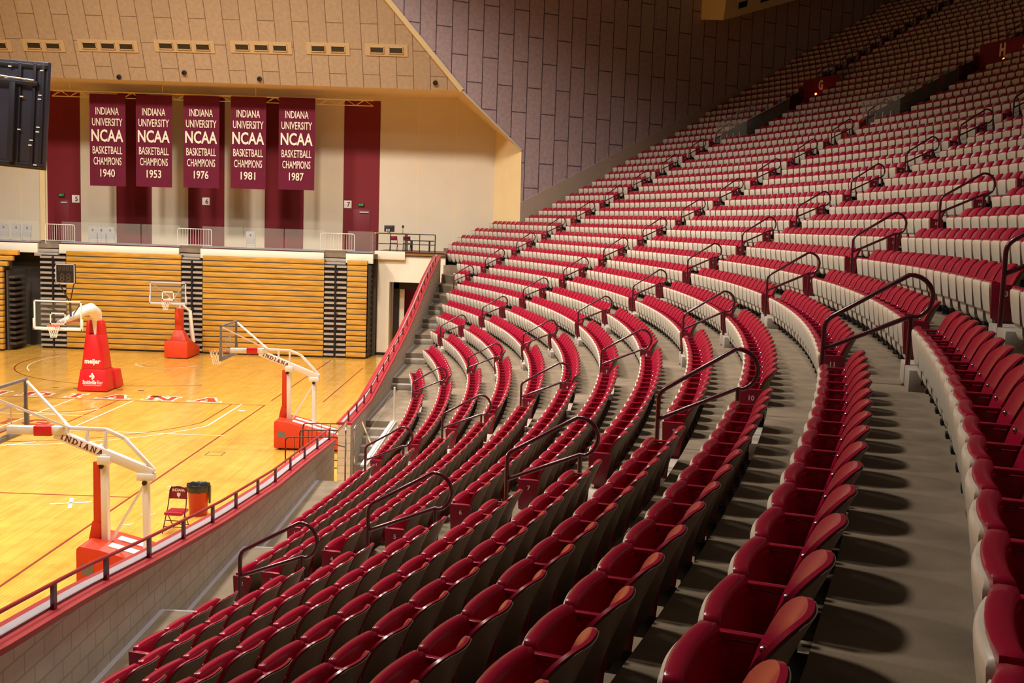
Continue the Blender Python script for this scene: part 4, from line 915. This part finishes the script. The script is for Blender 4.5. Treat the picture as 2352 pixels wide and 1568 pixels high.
# glass balustrade on the stage lip
g = thing('glass_balustrade', 'long frameless glass balustrade along the white stage lip', 'balustrade', (0, 30.15, 5.64))
for a, b_ in ((-14, -11.3), (-11.26, -8.5), (-7.25, -5.15), (-5.1, -3.0), (-2.95, -.88), (.34, 2.5), (2.55, 4.7), (4.75, 6.9), (8.15, 9.5)):
    b = MB(); b.box(a, b_, -.01, .01, .01, 1.14); b.build('glass_pane', M['glass'], g)
b = MB(); b.box(9.46, 9.54, .0, .9, .0, 1.1); b.build('end_pane', M['glass'], g)
b = MB(); b.box(-14, -8.46, -.03, .03, 0, .06); b.box(-7.29, -.85, -.03, .03, 0, .06); b.box(.31, 6.92, -.03, .03, 0, .06); b.box(8.11, 9.5, -.03, .03, 0, .06); b.build('base_channel', M['channel'], g)
# folded grey chairs standing on the stage
def grey_chair(x, lean, label):
    t = thing('folded_chair', label, 'chair', (x, 33.6, 5.56), 0, 'folded grey chairs on the stage'); t.rotation_euler = (R(8), R(lean), 0)
    b = MB(); b.slab([.60, .64, .88, .96, .98], [.22, .25, .25, .23, .19], lambda u, i: 0, lambda u, i: .05, 6); b.v = [(p[1], p[0], p[2]) for p in b.v]; bk_ = b.build('backrest', M['greyseat'], t, smooth=40)
    b = MB()
    for x0, x1, z0, z1 in ((-.015, .015, .70, .84), (-.05, -.03, .74, .84), (.03, .05, .74, .84), (-.05, .05, .735, .755)): b.add([(x0, -.004, z0), (x1, -.004, z0), (x1, -.004, z1), (x0, -.004, z1)], [(0, 1, 2, 3)])
    flat(b, 'back_emblem', M['textr'], bk_)
    b = MB(); b.slab([.26, .30, .54, .57], [.2, .22, .22, .2], lambda u, i: -.02, lambda u, i: .03, 6); b.v = [(p[1], p[0], p[2]) for p in b.v]; b.build('seat', M['greyseat'], t, smooth=40)
    for sx in (-1, 1): b = MB(); b.tube([(sx*.25, 0, 0), (sx*.25, .02, .7)], .018, 8); b.build('leg', M['greyseat'], t, smooth=60)
    b = MB()
    for z in (.06, .20): b.tube([(-.25, 0, z), (.25, 0, z)], .014, 6)
    b.build('stretcher', M['greyseat'], t)
grey_chair(-12.05, 1, 'folded grey chair, first of three beside the hanging screen side'); grey_chair(-11.35, 2, 'folded grey chair in the middle of the trio under the screen'); grey_chair(-10.8, 8, 'folded grey chair leaning over beside the barrier near sign 5')
grey_chair(-6.95, 0, 'folded grey chair right of the barrier near sign 5'); grey_chair(-6.45, 0, 'folded grey chair in the middle of three below the banner dated 1940'); grey_chair(-5.95, 0, 'folded grey chair touching the crimson stripe below the banner dated 1940')
grey_chair(2.05, 0, 'lone folded grey chair below the banner dated 1981')

# platform in the corner: table, laptop, lamp, railing
t = thing('corner_railing', 'black two-bar railing around the corner platform', 'railing', (11.0, 31.6, 5.72))
b = MB(); b.tube(fillet([(-1.55, 0, 0), (-1.55, 0, .98), (1.7, 0, .98), (1.7, 0, 0)], .03), .028, 8); b.build('outer_frame', M['black'], t, smooth=60)
b = MB(); b.tube([(-1.55, 0, .42), (1.7, 0, .42)], .022, 8); b.build('mid_rail', M['black'], t, smooth=60)
for x in (-.75, .05, .85): b = MB(); b.tube([(x, 0, 0), (x, 0, .98)], .022, 8); b.build('post', M['black'], t, smooth=60)
t = thing('table', 'pale wooden table on the corner platform carrying the black monitor', 'table', (10.1, 33.3, 5.72))
b = MB(); b.box(-.95, .95, -.35, .35, .92, 1.0); b.build('table_top', M['table'], t, bevel=.01)
for sx in (-1, 1):
    for sy in (-1, 1): b = MB(); b.bar((sx*.85, sy*.28, 0), (sx*.85, sy*.28, .92), .05, .05); b.build('leg', M['black'], t)
t = thing('monitor', 'black monitor with two white gleams on the pale table', 'monitor', (9.95, 33.35, 6.72))
b = MB(); b.box(-.29, .29, -.02, .03, .05, .42); b.build('casing', M['screen'], t, bevel=.01); b = MB(); b.box(-.12, .12, -.1, .1, 0, .015); b.box(-.03, .03, -.01, .02, .01, .06); b.build('stand', M['black'], t)
b = MB(); b.box(-.17, -.11, -.024, -.02, .08, .22); b.box(-.05, .01, -.024, -.02, .08, .22); b.build('painted_gleam', M['white'], t)  # gleams on the casing put in as solid white boxes
t = thing('microphone', 'small black microphone on a thin stand beside the monitor', 'microphone', (10.72, 33.3, 6.72))
b = MB(); b.lathe([(.08, 0), (.08, .015), (.012, .02), (.012, .30)], 0, 0, 12); b.build('stand', M['black'], t); b = MB(); b.lathe([(.02, .29), (.06, .32), (.07, .37), (.05, .43), (.02, .45)], 0, 0, 12); b.build('head', M['black'], t, smooth=50)
t = thing('table', 'low dark laminate table behind the black platform railing', 'table', (11.75, 33.2, 5.72))
b = MB(); b.box(-.75, .75, -.3, .3, .58, .63); b.build('table_top', M['darktable'], t)
for sx in (-1, 1):
    for sy in (-1, 1): b = MB(); b.bar((sx*.5, sy*.22, 0), (sx*.5, sy*.22, .58), .05, .05); b.build('leg', M['black'], t)
for x, y, m, lab in ((10.3, 32.6, 'redpaint', 'dark folding chair with crimson seat in front of the pale table'), (11.0, 32.9, 'rail', 'maroon folding chair between the two platform tables')):
    t = thing('folding_chair', lab, 'chair', (x, y, 5.72), R(180))
    for sx in (-1, 1):
        b = MB(); b.tube([(sx*.21, -.25, 0), (sx*.19, .1, .84)], .014, 6); b.build('front_leg', M['black'], t); b = MB(); b.tube([(sx*.2, .28, 0), (sx*.2, -.1, .45)], .014, 6); b.build('rear_leg', M['black'], t)
    b = MB(); b.box(-.2, .2, -.2, .2, .42, .46); b.build('seat', M[m], t, bevel=.01); b = MB(); b.box(-.2, .2, .06, .09, .60, .84); b.build('backrest', M[m], t, bevel=.01)

# entry gate rails and glass beside the pit
t = thing('gate_handrail', 'pair of bent steel handrails at the wall gate by the entry stairs', 'handrail', (13.5, -1.6, T(1)))
b = MB(); b.tube(fillet([(-.28, .1, .62), (.02, .0, .95), (.10, -.6, .9), (.10, -.6, -.75)], .15), .022, 8); b.build('outer_rail', M['chrome'], t, smooth=60)
b = MB(); b.tube(fillet([(.28, -.5, -.75), (.28, -.5, .92), (.40, -.1, 1.02), (.45, 1.2, .15)], .10), .022, 8); b.build('inner_rail', M['chrome'], t, smooth=60)
b = MB(); b.tube([(-.28, .1, .36), (.08, -.45, .42)], .018, 8); b.build('lower_bar', M['chrome'], t, smooth=60)
t = thing('glass_guard', 'sloping glass guard with pale posts between the entry stairs and row 1', 'guard', (14.06, 0, T(1)))
b = MB(); b.prism([(-1.9, 0.02), (3.4, 0.02), (3.4, 1.02), (.0, .80), (-1.9, .72)], -.012, .012, 'x'); b.build('glass_pane', M['glass'], t)
b = MB(); b.bar((0, 3.4, 0), (0, 3.4, 1.06), .06, .05); b.build('post', M['ivory'], t); b = MB(); b.bar((0, -1.9, 0), (0, -1.9, .76), .02, .03); b.build('edge_strip', M['chrome'], t)
b = MB(); b.box(-.10, .06, -2.2, 3.5, 0, .05); b.box(-.02, .02, -2.2, 3.5, .05, .09); b.build('base_channel', M['white'], t)

# hanging video screen seen from behind
t = thing('hanging_video_screen', 'black video screen seen from behind, hanging in front of the tan tiled wall', 'screen', (3.75, 1.3, 8.5)); t.rotation_euler = (0, R(4.0), R(-14))
b = MB(); b.box(-1.6, 1.32, .0, .12, 0, 2.78); b.build('cabinet', M['screenp'], t, bevel=.02)
b = MB()
for x in (-1.5, .5, .95, 1.2): b.box(x-.05, x+.05, -.06, 0, .05, 2.72)
for z in (.05, 2.6): b.box(-1.6, 1.3, -.05, .0, z, z+.1)
b.box(.28, .46, -.16, -.02, .15, 2.2); b.box(-1.6, 1.1, -.12, -.04, 2.15, 2.25); b.build('rear_frame', M['screen'], t, bevel=.01)
b = MB(); b.tube([(-1.6, -.14, 2.42), (1.0, -.12, 2.28)], .022, 8); b.build('tie_rod', M['chrome'], t, smooth=60)
b = MB()
for x, z in ((1.18, 2.55), (1.16, 1.92), (1.15, 1.82), (1.14, 1.1), (1.13, .98), (1.10, .12), (.60, 1.85), (.56, 1.0), (.2, 2.6), (.1, 2.3), (.95, .75), (.92, .62)): b.box(x-.05, x+.05, -.075, -.06, z-.014, z+.014)
b.build('latch', M['white'], t)
for x in (-1.5, -1.2): b = MB(); b.tube([(x, .05, 2.75), (x-2.0, .05, 14.0)], .015, 6); b.build('suspension_cable', M['black'], t)
